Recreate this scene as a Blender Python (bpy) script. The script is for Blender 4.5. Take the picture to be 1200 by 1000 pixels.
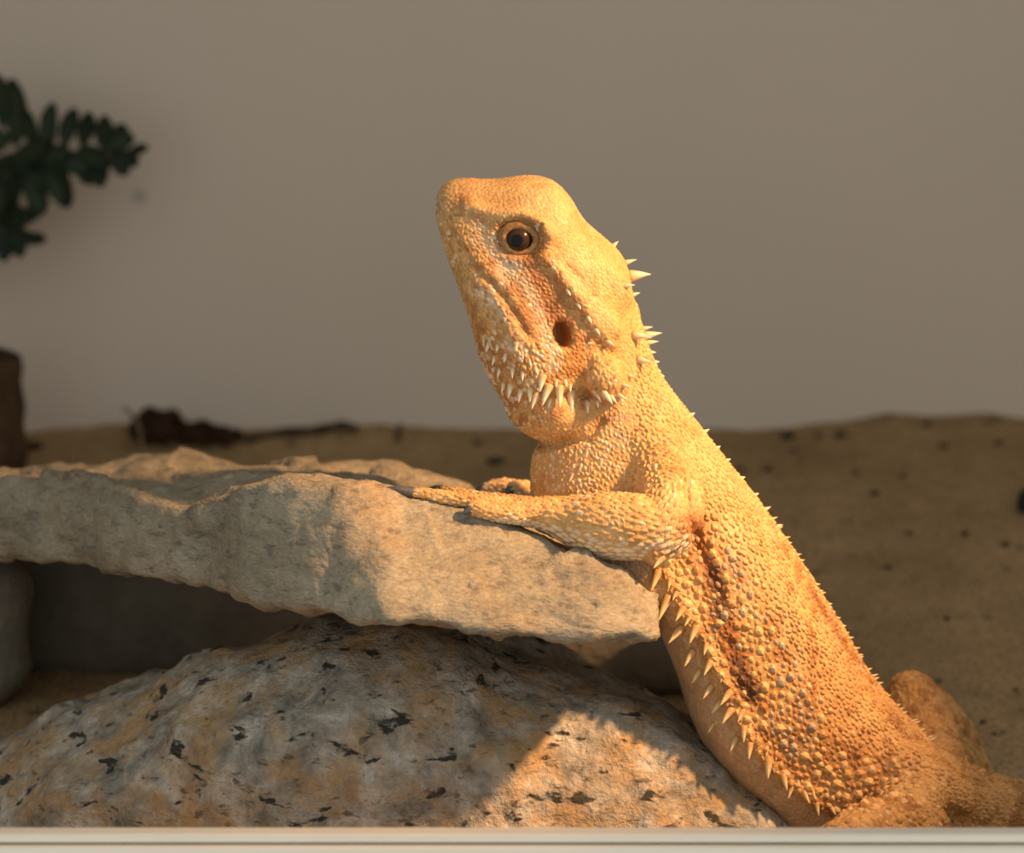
import bpy, bmesh, math, random
import numpy as np
from mathutils import Vector, Matrix
from mathutils.bvhtree import BVHTree
from mathutils.kdtree import KDTree

random.seed(7)
rng = np.random.default_rng(11)
scene = bpy.context.scene
COL = scene.collection
for o in list(bpy.data.objects):
    bpy.data.objects.remove(o)

# ------------------------------------------------------------------ camera
PITCH = math.radians(10.0)
CAM_Y = -0.85
CAM_Z = 0.10 + 0.85 * math.tan(PITCH)
D0 = 0.85 / math.cos(PITCH)
WIDTH = 0.25                      # metres across the frame at the lizard
FPX = 1200.0 * D0 / WIDTH
U = WIDTH / 1200.0                # metres per photo pixel at the lizard
cam_d = bpy.data.cameras.new('camera')
cam = bpy.data.objects.new('camera', cam_d)
COL.objects.link(cam)
cam.location = (0, CAM_Y, CAM_Z)
cam.rotation_euler = (math.radians(90) - PITCH, 0, 0)
cam_d.sensor_fit = 'HORIZONTAL'
cam_d.sensor_width = 36.0
cam_d.lens = 36.0 * FPX / 1200.0
cam_d.clip_start = 0.02
cam_d.clip_end = 20
cam_d.dof.use_dof = True
cam_d.dof.focus_distance = D0 - 0.022
cam_d.dof.aperture_fstop = 14.0
scene.camera = cam

# ------------------------------------------------------------------ world, lamp, exposure
w = bpy.data.worlds.new('world'); scene.world = w
w.use_nodes = True
bg = w.node_tree.nodes['Background']
bg.inputs[0].default_value = (0.985, 0.98, 0.925, 1)
bg.inputs[1].default_value = 0.68

lamp_d = bpy.data.lights.new('basking_lamp_offscreen', 'SPOT')
lamp = bpy.data.objects.new('basking_lamp_offscreen', lamp_d)
COL.objects.link(lamp)
LAMP_POS = Vector((0.335, -0.125, 0.375))
LAMP_AIM = Vector((0.036, -0.015, 0.100))
lamp.location = LAMP_POS
lamp.rotation_euler = (LAMP_AIM - LAMP_POS).to_track_quat('-Z', 'Y').to_euler()
lamp_d.energy = 21.5
lamp_d.color = (1.0, 0.53, 0.225)
lamp_d.spot_size = math.radians(33)
lamp_d.spot_blend = 0.95
lamp_d.shadow_soft_size = 0.014

vs = scene.view_settings
vs.view_transform = 'Standard'; vs.look = 'None'
vs.exposure = 0.0; vs.gamma = 1.0
vs.use_curve_mapping = False

# ------------------------------------------------------------------ helpers
CP, SP = math.cos(PITCH), math.sin(PITCH)
def P(px, py, Y=0.0):
    """photo pixel -> the point on the vertical plane y = Y that it looks at"""
    a = (px - 600.0) / FPX; b = (500.0 - py) / FPX
    d = Vector((a, b * SP + CP, b * CP - SP))
    t = (Y - CAM_Y) / d.y
    return Vector((t * d.x, Y, CAM_Z + t * d.z))

def project(V):
    """(n,3) world -> photo pixels"""
    x = V[:, 0]; y = V[:, 1] - CAM_Y; z = V[:, 2] - CAM_Z
    dep = y * CP - z * SP
    up = y * SP + z * CP
    return 600 + FPX * x / dep, 500 - FPX * up / dep

def smooth(a, b, x):
    t = np.clip((x - a) / (b - a), 0, 1)
    return t * t * (3 - 2 * t)

def _hash(ix, iy, iz, seed):
    h = (ix * 374761393 + iy * 668265263 + iz * 2147483647 + seed * 974634777) & 0xFFFFFFFF
    h = ((h ^ (h >> 13)) * 1274126177) & 0xFFFFFFFF
    h = h ^ (h >> 16)
    return (h & 0xFFFF) / 65535.0

def vnoise(V, freq, seed=0):
    """value noise in -1..1"""
    q = V * freq + 1000.0
    i = np.floor(q).astype(np.int64); f = q - i
    f = f * f * (3 - 2 * f)
    r = 0
    for dx in (0, 1):
        for dy in (0, 1):
            for dz in (0, 1):
                wgt = (f[:, 0] if dx else 1 - f[:, 0]) * (f[:, 1] if dy else 1 - f[:, 1]) * (f[:, 2] if dz else 1 - f[:, 2])
                r = r + wgt * _hash(i[:, 0] + dx, i[:, 1] + dy, i[:, 2] + dz, seed)
    return r * 2 - 1

def fbm(V, freq, octv=4, seed=0, gain=0.5):
    r = 0; a = 1.0
    for k in range(octv):
        r = r + a * vnoise(V, freq * 2 ** k, seed + k * 17); a *= gain
    return r

def catmull(pts, n):
    """resample a list of equal-length tuples, n steps per span"""
    A = np.array(pts, float)
    out = []
    for i in range(len(A) - 1):
        p0 = A[max(i - 1, 0)]; p1 = A[i]; p2 = A[i + 1]; p3 = A[min(i + 2, len(A) - 1)]
        for k in range(n):
            t = k / n
            out.append(0.5 * (2 * p1 + (p2 - p0) * t + (2 * p0 - 5 * p1 + 4 * p2 - p3) * t * t + (3 * p1 - p0 - 3 * p2 + p3) * t ** 3))
    out.append(A[-1])
    return np.array(out)

def mesh_obj(name, V, F, mat=None, parent=None, smooth_shade=True):
    me = bpy.data.meshes.new(name)
    me.from_pydata([tuple(v) for v in V], [], [tuple(f) for f in F])
    me.update()
    if smooth_shade:
        me.polygons.foreach_set('use_smooth', [True] * len(me.polygons))
    if mat: me.materials.append(mat)
    o = bpy.data.objects.new(name, me)
    COL.objects.link(o)
    if parent: o.parent = parent
    return o

def tag(o, label=None, cat=None, group=None, kind=None):
    if label: o['label'] = label
    if cat: o['category'] = cat
    if group: o['group'] = group
    if kind: o['kind'] = kind
    return o

def empty(name, loc):
    o = bpy.data.objects.new(name, None)
    o.empty_display_size = 0.01
    COL.objects.link(o); o.location = loc
    return o

def keep_parent(ch, par):
    ch.parent = par
    ch.matrix_parent_inverse = Matrix.Translation(-Vector(par.location))

def set_color(me, rgb, name='Col'):
    a = me.attributes.new(name, 'FLOAT_COLOR', 'POINT')
    c = np.ones((len(rgb), 4), np.float32); c[:, :3] = rgb
    a.data.foreach_set('color', c.ravel())

def tube(path, radii, n=8, flat=1.0):
    """closed tube along a path of Vectors: verts, faces"""
    V = []; F = []
    m = len(path)
    prev = None
    for i in range(m):
        t = (path[min(i + 1, m - 1)] - path[max(i - 1, 0)]).normalized()
        if prev is None:
            a = t.orthogonal().normalized()
        else:
            a = (prev - t * prev.dot(t)).normalized()
        prev = a
        b = t.cross(a)
        for k in range(n):
            th = 2 * math.pi * k / n
            V.append(path[i] + (a * math.cos(th) + b * math.sin(th) * flat) * radii[i])
    for i in range(m - 1):
        for k in range(n):
            F.append((i * n + k, i * n + (k + 1) % n, (i + 1) * n + (k + 1) % n, (i + 1) * n + k))
    F.append(tuple(range(n - 1, -1, -1)))
    F.append(tuple((m - 1) * n + k for k in range(n)))
    return V, F

# ------------------------------------------------------------------ materials
def new_mat(name):
    m = bpy.data.materials.new(name); m.use_nodes = True
    nt = m.node_tree
    return m, nt, nt.nodes['Principled BSDF']

def N(nt, typ, **kw):
    n = nt.nodes.new(typ)
    for k, v in kw.items():
        if k.startswith('in_'):
            n.inputs[k[3:].replace('_', ' ')].default_value = v
        else:
            setattr(n, k, v)
    return n

def L(nt, a, b): nt.links.new(a, b)

def noise_node(nt, scale, detail=6, rough=0.6, vec=None, dist=0.0):
    n = N(nt, 'ShaderNodeTexNoise')
    n.inputs['Scale'].default_value = scale; n.inputs['Detail'].default_value = detail
    n.inputs['Roughness'].default_value = rough; n.inputs['Distortion'].default_value = dist
    if vec is not None: L(nt, vec, n.inputs['Vector'])
    return n

def ramp(nt, fac, stops):
    r = N(nt, 'ShaderNodeValToRGB')
    e = r.color_ramp.elements
    while len(e) < len(stops): e.new(0.5)
    for i, (p, c) in enumerate(stops):
        e[i].position = p
        e[i].color = (c[0], c[1], c[2], 1) if isinstance(c, (tuple, list)) else (c, c, c, 1)
    L(nt, fac, r.inputs['Fac'])
    return r

def mix(nt, fac, a, b, mode='MIX'):
    m = N(nt, 'ShaderNodeMix', data_type='RGBA', blend_type=mode)
    ins = {'f': m.inputs[0], 'a': m.inputs[6], 'b': m.inputs[7]}
    for key, v in (('f', fac), ('a', a), ('b', b)):
        if hasattr(v, 'default_value') or hasattr(v, 'is_linked'): L(nt, v, ins[key])
        elif key == 'f': ins[key].default_value = v
        else: ins[key].default_value = (*v, 1)
    return m.outputs[2]

def bump(nt, height, strength, dist, normal=None):
    b = N(nt, 'ShaderNodeBump')
    b.inputs['Strength'].default_value = strength; b.inputs['Distance'].default_value = dist
    L(nt, height, b.inputs['Height'])
    if normal is not None: L(nt, normal, b.inputs['Normal'])
    return b.outputs['Normal']

def objcoord(nt): return N(nt, 'ShaderNodeTexCoord').outputs['Object']

def simple_mat(name, c1, c2, scale=60, rough=0.6, bump_s=0.3, bump_d=0.001, spec=0.3):
    m, nt, b = new_mat(name)
    co = objcoord(nt)
    n = noise_node(nt, scale, 6, 0.65, co)
    L(nt, ramp(nt, n.outputs['Fac'], [(0.3, c1), (0.7, c2)]).outputs['Color'], b.inputs['Base Color'])
    b.inputs['Roughness'].default_value = rough
    b.inputs['Specular IOR Level'].default_value = spec
    n2 = noise_node(nt, scale * 5, 4, 0.6, co)
    L(nt, bump(nt, n2.outputs['Fac'], bump_s, bump_d), b.inputs['Normal'])
    return m

def mat_wall():
    m, nt, b = new_mat('painted_backdrop')
    co = objcoord(nt)
    n = noise_node(nt, 7, 4, 0.5, co)
    c = ramp(nt, n.outputs['Fac'], [(0.3, (0.80, 0.725, 0.63)), (0.7, (0.85, 0.765, 0.665))]).outputs['Color']
    # a grey smudge on the board
    def spot(px, py, rx, ry, ang, col, amt, c):
        p = P(px, py, WALL_Y)
        mp = N(nt, 'ShaderNodeMapping', vector_type='TEXTURE')
        mp.inputs['Location'].default_value = p
        mp.inputs['Rotation'].default_value = (0, ang, 0)
        mp.inputs['Scale'].default_value = (rx * U * 1.4, 1, ry * U * 1.4)
        L(nt, co, mp.inputs['Vector'])
        sep = N(nt, 'ShaderNodeSeparateXYZ'); L(nt, mp.outputs[0], sep.inputs[0])
        cmb = N(nt, 'ShaderNodeCombineXYZ'); L(nt, sep.outputs[0], cmb.inputs[0]); L(nt, sep.outputs[2], cmb.inputs[2])
        ln = N(nt, 'ShaderNodeVectorMath', operation='LENGTH'); L(nt, cmb.outputs[0], ln.inputs[0])
        r = ramp(nt, ln.outputs['Value'], [(0.25, amt), (1.0, 0.0)])
        return mix(nt, r.outputs['Color'], c, col)
    c = spot(163, 230, 13, 13, 0, (0.40, 0.39, 0.36), 0.6, c)
    L(nt, c, b.inputs['Base Color'])
    b.inputs['Roughness'].default_value = 0.85
    b.inputs['Specular IOR Level'].default_value = 0.15
    n2 = noise_node(nt, 300, 3, 0.5, co)
    L(nt, bump(nt, n2.outputs['Fac'], 0.15, 0.0006), b.inputs['Normal'])
    return m

def mat_sand():
    m, nt, b = new_mat('sand')
    co = objcoord(nt)
    n = noise_node(nt, 25, 6, 0.6, co)
    c = ramp(nt, n.outputs['Fac'], [(0.3, (0.38, 0.262, 0.138)), (0.7, (0.56, 0.40, 0.22))]).outputs['Color']
    g = noise_node(nt, 900, 2, 0.5, co)
    c = mix(nt, 0.8, c, ramp(nt, g.outputs['Fac'], [(0.3, (0.35, 0.33, 0.3)), (0.55, (1, 1, 1)), (0.8, (1.35, 1.3, 1.2))]).outputs['Color'], 'MULTIPLY')
    d = noise_node(nt, 110, 4, 0.55, co)
    c = mix(nt, ramp(nt, d.outputs['Fac'], [(0.63, 0.0), (0.72, 0.8)]).outputs['Color'], c, (0.09, 0.065, 0.045))
    L(nt, c, b.inputs['Base Color'])
    b.inputs['Roughness'].default_value = 0.95
    b.inputs['Specular IOR Level'].default_value = 0.1
    L(nt, bump(nt, g.outputs['Fac'], 0.8, 0.0012), b.inputs['Normal'])
    return m

def mat_slab():
    m, nt, b = new_mat('sandstone')
    co = objcoord(nt)
    mp = N(nt, 'ShaderNodeMapping'); L(nt, co, mp.inputs['Vector'])
    mp.inputs['Rotation'].default_value = (0, 0.5, 0.3); mp.inputs['Scale'].default_value = (1, 1, 2.6)
    n = noise_node(nt, 45, 8, 0.62, mp.outputs[0])
    c = ramp(nt, n.outputs['Fac'], [(0.28, (0.22, 0.19, 0.135)), (0.5, (0.315, 0.28, 0.205)), (0.75, (0.41, 0.37, 0.28))]).outputs['Color']
    o = noise_node(nt, 22, 4, 0.6, co)
    c = mix(nt, ramp(nt, o.outputs['Fac'], [(0.56, 0.0), (0.72, 0.6)]).outputs['Color'], c, (0.43, 0.27, 0.125))
    # pits and specks
    s = noise_node(nt, 170, 5, 0.62, mp.outputs[0])
    c = mix(nt, ramp(nt, s.outputs['Fac'], [(0.34, 0.85), (0.45, 0.0)]).outputs['Color'], c, (0.17, 0.145, 0.115))
    hi = noise_node(nt, 620, 3, 0.6, mp.outputs[0])
    c = mix(nt, 0.55, c, ramp(nt, hi.outputs['Fac'], [(0.25, 0.55), (0.75, 1.45)]).outputs['Color'], 'MULTIPLY')
    L(nt, c, b.inputs['Base Color'])
    b.inputs['Roughness'].default_value = 0.9
    b.inputs['Specular IOR Level'].default_value = 0.2
    nn = bump(nt, s.outputs['Fac'], 0.85, 0.0018)
    nn = bump(nt, hi.outputs['Fac'], 0.5, 0.0006, nn)
    L(nt, nn, b.inputs['Normal'])
    return m

def mat_boulder():
    m, nt, b = new_mat('granite')
    co = objcoord(nt)
    n = noise_node(nt, 95, 8, 0.68, co, 0.3)
    c = ramp(nt, n.outputs['Fac'], [(0.36, (0.19, 0.18, 0.15)), (0.5, (0.38, 0.355, 0.30)), (0.62, (0.60, 0.565, 0.49))]).outputs['Color']
    o = noise_node(nt, 60, 7, 0.68, co, 0.4)
    c = mix(nt, ramp(nt, o.outputs['Fac'], [(0.45, 0.0), (0.63, 0.85)]).outputs['Color'], c, (0.47, 0.30, 0.13))
    # biotite flecks
    mp = N(nt, 'ShaderNodeMapping'); L(nt, co, mp.inputs['Vector'])
    mp.inputs['Rotation'].default_value = (0, -0.6, 0); mp.inputs['Scale'].default_value = (0.8, 1.0, 1.7)
    s = noise_node(nt, 125, 5, 0.56, mp.outputs[0], 0.35)
    c = mix(nt, ramp(nt, s.outputs['Fac'], [(0.60, 0.0), (0.645, 1.0)]).outputs['Color'], c, (0.045, 0.045, 0.038))
    s2 = noise_node(nt, 260, 4, 0.6, mp.outputs[0], 0.3)
    c = mix(nt, ramp(nt, s2.outputs['Fac'], [(0.60, 0.0), (0.67, 0.75)]).outputs['Color'], c, (0.10, 0.085, 0.065))
    hi = noise_node(nt, 500, 3, 0.6, co)
    c = mix(nt, 0.5, c, ramp(nt, hi.outputs['Fac'], [(0.25, 0.6), (0.75, 1.4)]).outputs['Color'], 'MULTIPLY')
    L(nt, c, b.inputs['Base Color'])
    b.inputs['Roughness'].default_value = 0.85
    b.inputs['Specular IOR Level'].default_value = 0.25
    h = noise_node(nt, 130, 6, 0.65, co)
    nn = bump(nt, h.outputs['Fac'], 0.9, 0.0036)
    nn = bump(nt, hi.outputs['Fac'], 0.5, 0.0008, nn)
    L(nt, nn, b.inputs['Normal'])
    return m

def mat_skin(name, rough=0.55, sss=0.0, bump_scale=1400, bump_s=0.5, bump_d=0.0004):
    m, nt, b = new_mat(name)
    a = N(nt, 'ShaderNodeAttribute'); a.attribute_name = 'Col'
    co = objcoord(nt)
    n = noise_node(nt, 900, 3, 0.6, co)
    c = mix(nt, 0.6, a.outputs['Color'], ramp(nt, n.outputs['Fac'], [(0.25, 0.72), (0.75, 1.25)]).outputs['Color'], 'MULTIPLY')
    L(nt, c, b.inputs['Base Color'])
    b.inputs['Roughness'].default_value = rough
    b.inputs['Specular IOR Level'].default_value = 0.35
    v = N(nt, 'ShaderNodeTexVoronoi'); v.inputs['Scale'].default_value = bump_scale
    L(nt, co, v.inputs['Vector'])
    inv = N(nt, 'ShaderNodeMath', operation='SUBTRACT'); inv.inputs[0].default_value = 1.0
    L(nt, v.outputs['Distance'], inv.inputs[1])
    L(nt, bump(nt, inv.outputs[0], bump_s, bump_d), b.inputs['Normal'])
    return m

WALL_Y = 0.35
M_wall = mat_wall(); M_sand = mat_sand(); M_slab = mat_slab(); M_boulder = mat_boulder()
M_skin = mat_skin('lizard_skin'); M_scale = mat_skin('lizard_scale', 0.45, bump_s=0.15)
M_side = simple_mat('tank_board', (0.50, 0.45, 0.37), (0.56, 0.50, 0.42), 20, 0.8, 0.1, 0.0005, 0.15)
M_rail = simple_mat('cream_rail', (0.86, 0.79, 0.66), (0.90, 0.83, 0.70), 40, 0.45, 0.1, 0.0003)
M_groove = simple_mat('rail_seal', (0.25, 0.215, 0.15), (0.32, 0.27, 0.19), 40, 0.6, 0.1, 0.0003)
M_leaf = simple_mat('leaf_green', (0.02, 0.036, 0.02), (0.042, 0.066, 0.036), 80, 0.5, 0.2, 0.0006)
M_stem = simple_mat('stem_green', (0.03, 0.04, 0.02), (0.06, 0.06, 0.03), 80, 0.6)
M_bark = simple_mat('stump_bark', (0.075, 0.045, 0.026), (0.16, 0.095, 0.055), 90, 0.9, 0.8, 0.003, 0.1)
M_cut = simple_mat('stump_top', (0.035, 0.03, 0.022), (0.06, 0.045, 0.03), 90, 0.9, 0.6, 0.002, 0.1)
M_dry = simple_mat('dry_leaf', (0.035, 0.02, 0.012), (0.085, 0.045, 0.025), 120, 0.8, 0.6, 0.001, 0.15)
M_twig = simple_mat('twig', (0.06, 0.042, 0.026), (0.12, 0.085, 0.05), 150, 0.9, 0.6, 0.001, 0.1)
M_pale = simple_mat('pale_twig', (0.22, 0.16, 0.09), (0.32, 0.24, 0.14), 150, 0.9, 0.6, 0.001, 0.1)
M_crumb = simple_mat('soil_crumb', (0.05, 0.035, 0.024), (0.10, 0.07, 0.045), 300, 0.9, 0.6, 0.001, 0.1)
M_dark = simple_mat('dark_stone', (0.02, 0.024, 0.024), (0.045, 0.05, 0.048), 100, 0.8, 0.6, 0.001, 0.2)
M_prop = simple_mat('grey_stone', (0.16, 0.15, 0.12), (0.28, 0.26, 0.21), 60, 0.9, 0.8, 0.002, 0.1)
M_claw = simple_mat('claw', (0.05, 0.055, 0.06), (0.15, 0.14, 0.13), 400, 0.35, 0.1, 0.0002, 0.5)
M_ear = simple_mat('ear_drum', (0.02, 0.011, 0.006), (0.045, 0.022, 0.012), 500, 0.5, 0.2, 0.0002)
M_lip = simple_mat('nostril', (0.06, 0.03, 0.015), (0.10, 0.05, 0.03), 500, 0.6, 0.2, 0.0002)

# ------------------------------------------------------------------ wall and sand
def grid_plane(x0, x1, z0, z1, y, nx, nz, amp):
    xs = np.linspace(x0, x1, nx); zs = np.linspace(z0, z1, nz)
    V = np.array([(x, y, z) for z in zs for x in xs])
    V[:, 1] += amp * vnoise(V, 5, 3)
    F = [(j * nx + i, j * nx + i + 1, (j + 1) * nx + i + 1, (j + 1) * nx + i) for j in range(nz - 1) for i in range(nx - 1)]
    return V, F
TX0, TX1, TZ = -0.40, 0.44, 0.46
V, F = grid_plane(TX0, TX1, -0.05, TZ, WALL_Y, 31, 15, 0.0008)
tag(mesh_obj('wall_back', V, F, M_wall), kind='structure')

def panel(name, lo, hi, mat):
    V = [(x, y, z) for x in (lo[0], hi[0]) for y in (lo[1], hi[1]) for z in (lo[2], hi[2])]
    F = [(0, 1, 3, 2), (4, 6, 7, 5), (0, 4, 5, 1), (2, 3, 7, 6), (0, 2, 6, 4), (1, 5, 7, 3)]
    return tag(mesh_obj(name, V, F, mat, None, False), kind='structure')
panel('wall_left', (TX0 - 0.012, -0.115, -0.05), (TX0, WALL_Y + 0.012, TZ), M_side)
panel('wall_right', (TX1, -0.115, -0.05), (TX1 + 0.012, WALL_Y + 0.012, TZ), M_side)
panel('ceiling', (TX0 - 0.012, -0.115, TZ), (TX1 + 0.012, WALL_Y + 0.012, TZ + 0.012), M_side)
SAND0 = -0.0105
SLOPE = (P(600, 502, WALL_Y).z - SAND0) / WALL_Y
def sand_z(x, y):
    """sand level, without the fine ripples"""
    x = np.asarray(x, float); y = np.asarray(y, float)
    z = SAND0 + SLOPE * np.clip(y, 0, None)
    z = z + 0.0045 * smooth(0.06, 0.16, x) * smooth(0.15, 0.33, y)
    V3 = np.stack([x, y, np.zeros_like(x)], 1)
    z = z + 0.0022 * fbm(V3, 22, 3, 5) * smooth(0.03, 0.12, y) + 0.0008 * fbm(V3, 110, 2, 9)
    return z
nx, ny = 300, 150
xs = np.linspace(TX0, TX1, nx)
ys = np.concatenate([np.linspace(-0.1095, 0.05, 40), np.linspace(0.053, WALL_Y + 0.004, ny - 40)])
X, Yg = np.meshgrid(xs, ys)
Z = sand_z(X.ravel(), Yg.ravel())
V = np.stack([X.ravel(), Yg.ravel(), Z], 1)
F = [(j * nx + i, j * nx + i + 1, (j + 1) * nx + i + 1, (j + 1) * nx + i) for j in range(ny - 1) for i in range(nx - 1)]
tag(mesh_obj('floor', V, F, M_sand), kind='structure')
def sand_at(x, y): return float(sand_z(np.array([x]), np.array([y]))[0])

# ------------------------------------------------------------------ front rail of the tank
RY = -0.115
zt = P(600, 978, RY).z; z1 = P(600, 987.5, RY).z; z2 = P(600, 991, RY).z
def extrude(name, prof, mat, parent=None):
    V = [(x, y, z) for x in (TX0 - 0.012, TX1 + 0.012) for (y, z) in prof]
    n = len(prof)
    F = [(i, (i + 1) % n, n + (i + 1) % n, n + i) for i in range(n)] + [tuple(range(n - 1, -1, -1)), tuple(range(n, 2 * n))]
    return mesh_obj(name, V, F, mat, parent, False)
zb = -0.03
rail = empty('trim_1', (0, RY, zb)); tag(rail, 'cream front rail of the tank with a dark seal line', kind='structure')
r = extrude('rail_lip', [(RY, z1), (RY, zt - 0.0004), (RY + 0.0006, zt), (RY + 0.005, zt), (RY + 0.005, z1)], M_rail); keep_parent(r, rail)
r = extrude('rail_seal', [(RY + 0.0012, z2), (RY + 0.0012, z1), (RY + 0.005, z1), (RY + 0.005, z2)], M_groove); keep_parent(r, rail)
r = extrude('rail_base', [(RY - 0.0015, zb), (RY - 0.0015, z2 - 0.0004), (RY - 0.001, z2), (RY + 0.005, z2), (RY + 0.005, zb)], M_rail); keep_parent(r, rail)

# ------------------------------------------------------------------ stones
def ring_loft(rings):
    """list of (n,3) closed rings -> verts, faces with end caps"""
    n = len(rings[0]); V = np.concatenate(rings)
    F = []
    for i in range(len(rings) - 1):
        for k in range(n):
            F.append((i * n + k, i * n + (k + 1) % n, (i + 1) * n + (k + 1) % n, (i + 1) * n + k))
    c0 = len(V); V = np.vstack([V, rings[0].mean(0), rings[-1].mean(0)])
    b = (len(rings) - 1) * n
    for k in range(n):
        F.append((c0, (k + 1) % n, k)); F.append((c0 + 1, b + k, b + (k + 1) % n))
    return V, F

def resample_closed(pts, n, passes):
    A = np.vstack([pts, pts[:1]])
    d = np.r_[0, np.cumsum(np.linalg.norm(np.diff(A, axis=0), axis=1))]
    s = np.linspace(0, d[-1], n, endpoint=False)
    R = np.stack([np.interp(s, d, A[:, k]) for k in range(3)], 1)
    for _ in range(passes):
        R = 0.5 * R + 0.25 * (np.roll(R, 1, 0) + np.roll(R, -1, 0))
    return R

def vert_normals(V, F):
    nrm = np.zeros_like(V)
    Fa = np.array([f if len(f) == 4 else (f[0], f[1], f[2], f[2]) for f in F])
    fn = np.cross(V[Fa[:, 2]] - V[Fa[:, 0]], V[Fa[:, 3]] - V[Fa[:, 1]])
    tri = Fa[:, 2] == Fa[:, 3]
    fn[tri] = np.cross(V[Fa[tri, 1]] - V[Fa[tri, 0]], V[Fa[tri, 2]] - V[Fa[tri, 0]])
    for k in range(4): np.add.at(nrm, Fa[:, k], fn)
    return nrm / (np.linalg.norm(nrm, axis=1, keepdims=True) + 1e-20)

# flat slab: photo column, front bottom row, crest row, back ridge row, front depth, crest depth
SL = [(-130, 648, 562, 556, 0.07, 0.08, 0.133), (-60, 650, 560, 550, 0.058, 0.068, 0.126), (0, 655, 557, 548, 0.046, 0.056, 0.12),
      (60, 660, 556, 549, 0.032, 0.044, 0.113), (108, 671, 556, 545, 0.021, 0.032, 0.108), (118, 673, 562, 543, 0.017, 0.026, 0.106),
      (165, 681, 582, 533, 0.005, 0.012, 0.102), (220, 690, 596, 531, -0.008, -0.001, 0.098), (280, 703, 571, 537, -0.024, -0.017, 0.094),
      (340, 716, 557, 544, -0.038, -0.026, 0.09), (400, 731, 564, 542, -0.051, -0.031, 0.088), (452, 735, 577, 547, -0.062, -0.027, 0.086),
      (470, 736, 582, 550, -0.0615, -0.022, 0.085), (545, 742, 596, 566, -0.059, -0.025, 0.083), (600, 751, 614, 590, -0.057, -0.029, 0.0689),
      (640, 753, 629, 612, -0.055, -0.032, 0.0591), (672, 750, 640, 632, -0.054, -0.035, 0.036), (707, 747, 649, 662, -0.053, -0.037, 0.022),
      (735, 748, 664, 692, -0.051, -0.037, 0.01), (762, 750, 690, 712, -0.049, -0.036, 0.002)]
SLa = np.array(SL)
xcol = np.concatenate([np.linspace(SLa[i, 0], SLa[i + 1, 0], max(3, int((SLa[i + 1, 0] - SLa[i, 0]) / 5)), endpoint=False) for i in range(len(SLa) - 1)] + [[762]])
cols = np.stack([np.interp(xcol, SLa[:, 0], SLa[:, k]) for k in range(7)], 1)
for _ in range(4):
    cols[1:-1] = 0.5 * cols[1:-1] + 0.25 * (cols[:-2] + cols[2:])
rings = []
for (cx, rb, rc, rr, yb_, yc, yr) in cols:
    Bt = np.array(P(cx, rb, yb_)); Cr = np.array(P(cx, rc, yc)); Rg = np.array(P(cx, rr, yr))
    mid = 0.55 * Bt + 0.45 * Cr + np.array([0, -0.003, 0.001])
    lip = Bt + (Cr - Bt) * 0.10 + np.array([0, -0.0035, 0.0])
    dip = 0.5 * Cr + 0.5 * Rg + np.array([0, 0, -0.0015])
    rw = min(max((cx - 600) / 110, 0), 1)
    bk = np.array([Rg[0], yr + 0.014 - 0.010 * rw, Rg[2] - 0.008 + 0.005 * rw]); bb = np.array([Rg[0], yr + 0.008 - 0.006 * rw, min(Bt[2] + 0.004, Rg[2] - 0.014 + 0.008 * rw)])
    bm_ = 0.5 * Bt + 0.5 * bb
    pts = np.array([Bt, lip, mid, Cr, dip, Rg, bk, bb, bm_])
    rings.append(resample_closed(pts, 130, 3))
# blunt broken right end
e = rings[-1]; c = e.mean(0)
for k, (sc, dx) in enumerate(((0.985, 0.0006), (0.95, 0.0012), (0.85, 0.0017), (0.6, 0.002), (0.3, 0.0022))):
    rr_ = c + (e - c) * sc; rr_[:, 0] = e[:, 0] + dx; rings.append(rr_)
V, F = ring_loft(rings)
nr = vert_normals(V, F)
if (nr[:, 1] * (V[:, 1] - V[:, 1].mean())).sum() < 0:
    F = [tuple(reversed(f)) for f in F]; nr = -nr
Q = V * np.array([1, 1, 1.0])
rid = 1 - np.abs(fbm(Q @ np.array([[0.8, 0, 0.6], [0, 1, 0], [-0.6, 0, 0.8]]), 55, 3, 21))
def facets(V, n, seed):
    """fractured faces: distance to the nearest of many tilted planes"""
    r_ = np.random.default_rng(seed)
    pts = V[r_.integers(0, len(V), n)]; gr = r_.normal(0, 1, (n, 3)) * 0.20
    best = np.full(len(V), 1e9); out = np.zeros(len(V))
    for k in range(n):
        d2 = ((V - pts[k]) ** 2).sum(1); m_ = d2 < best
        val = (V - pts[k]) @ gr[k]
        out[m_] = val[m_]; best[m_] = d2[m_]
    return out
disp = 0.0011 * fbm(Q, 40, 4, 2) + 0.0008 * (rid - 0.6) + 0.00055 * fbm(Q, 260, 3, 8) + 0.36 * facets(Q + 0.003 * np.stack([fbm(Q, 80, 2, 3), fbm(Q, 80, 2, 4), fbm(Q, 80, 2, 5)], 1), 90, 3)
low = smooth(0.3, -0.6, nr[:, 2]) * smooth(-0.0, -0.03, V[:, 1])
disp += low * 0.0011 * fbm(Q, 190, 2, 31)
V = V + nr * disp[:, None]
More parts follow.
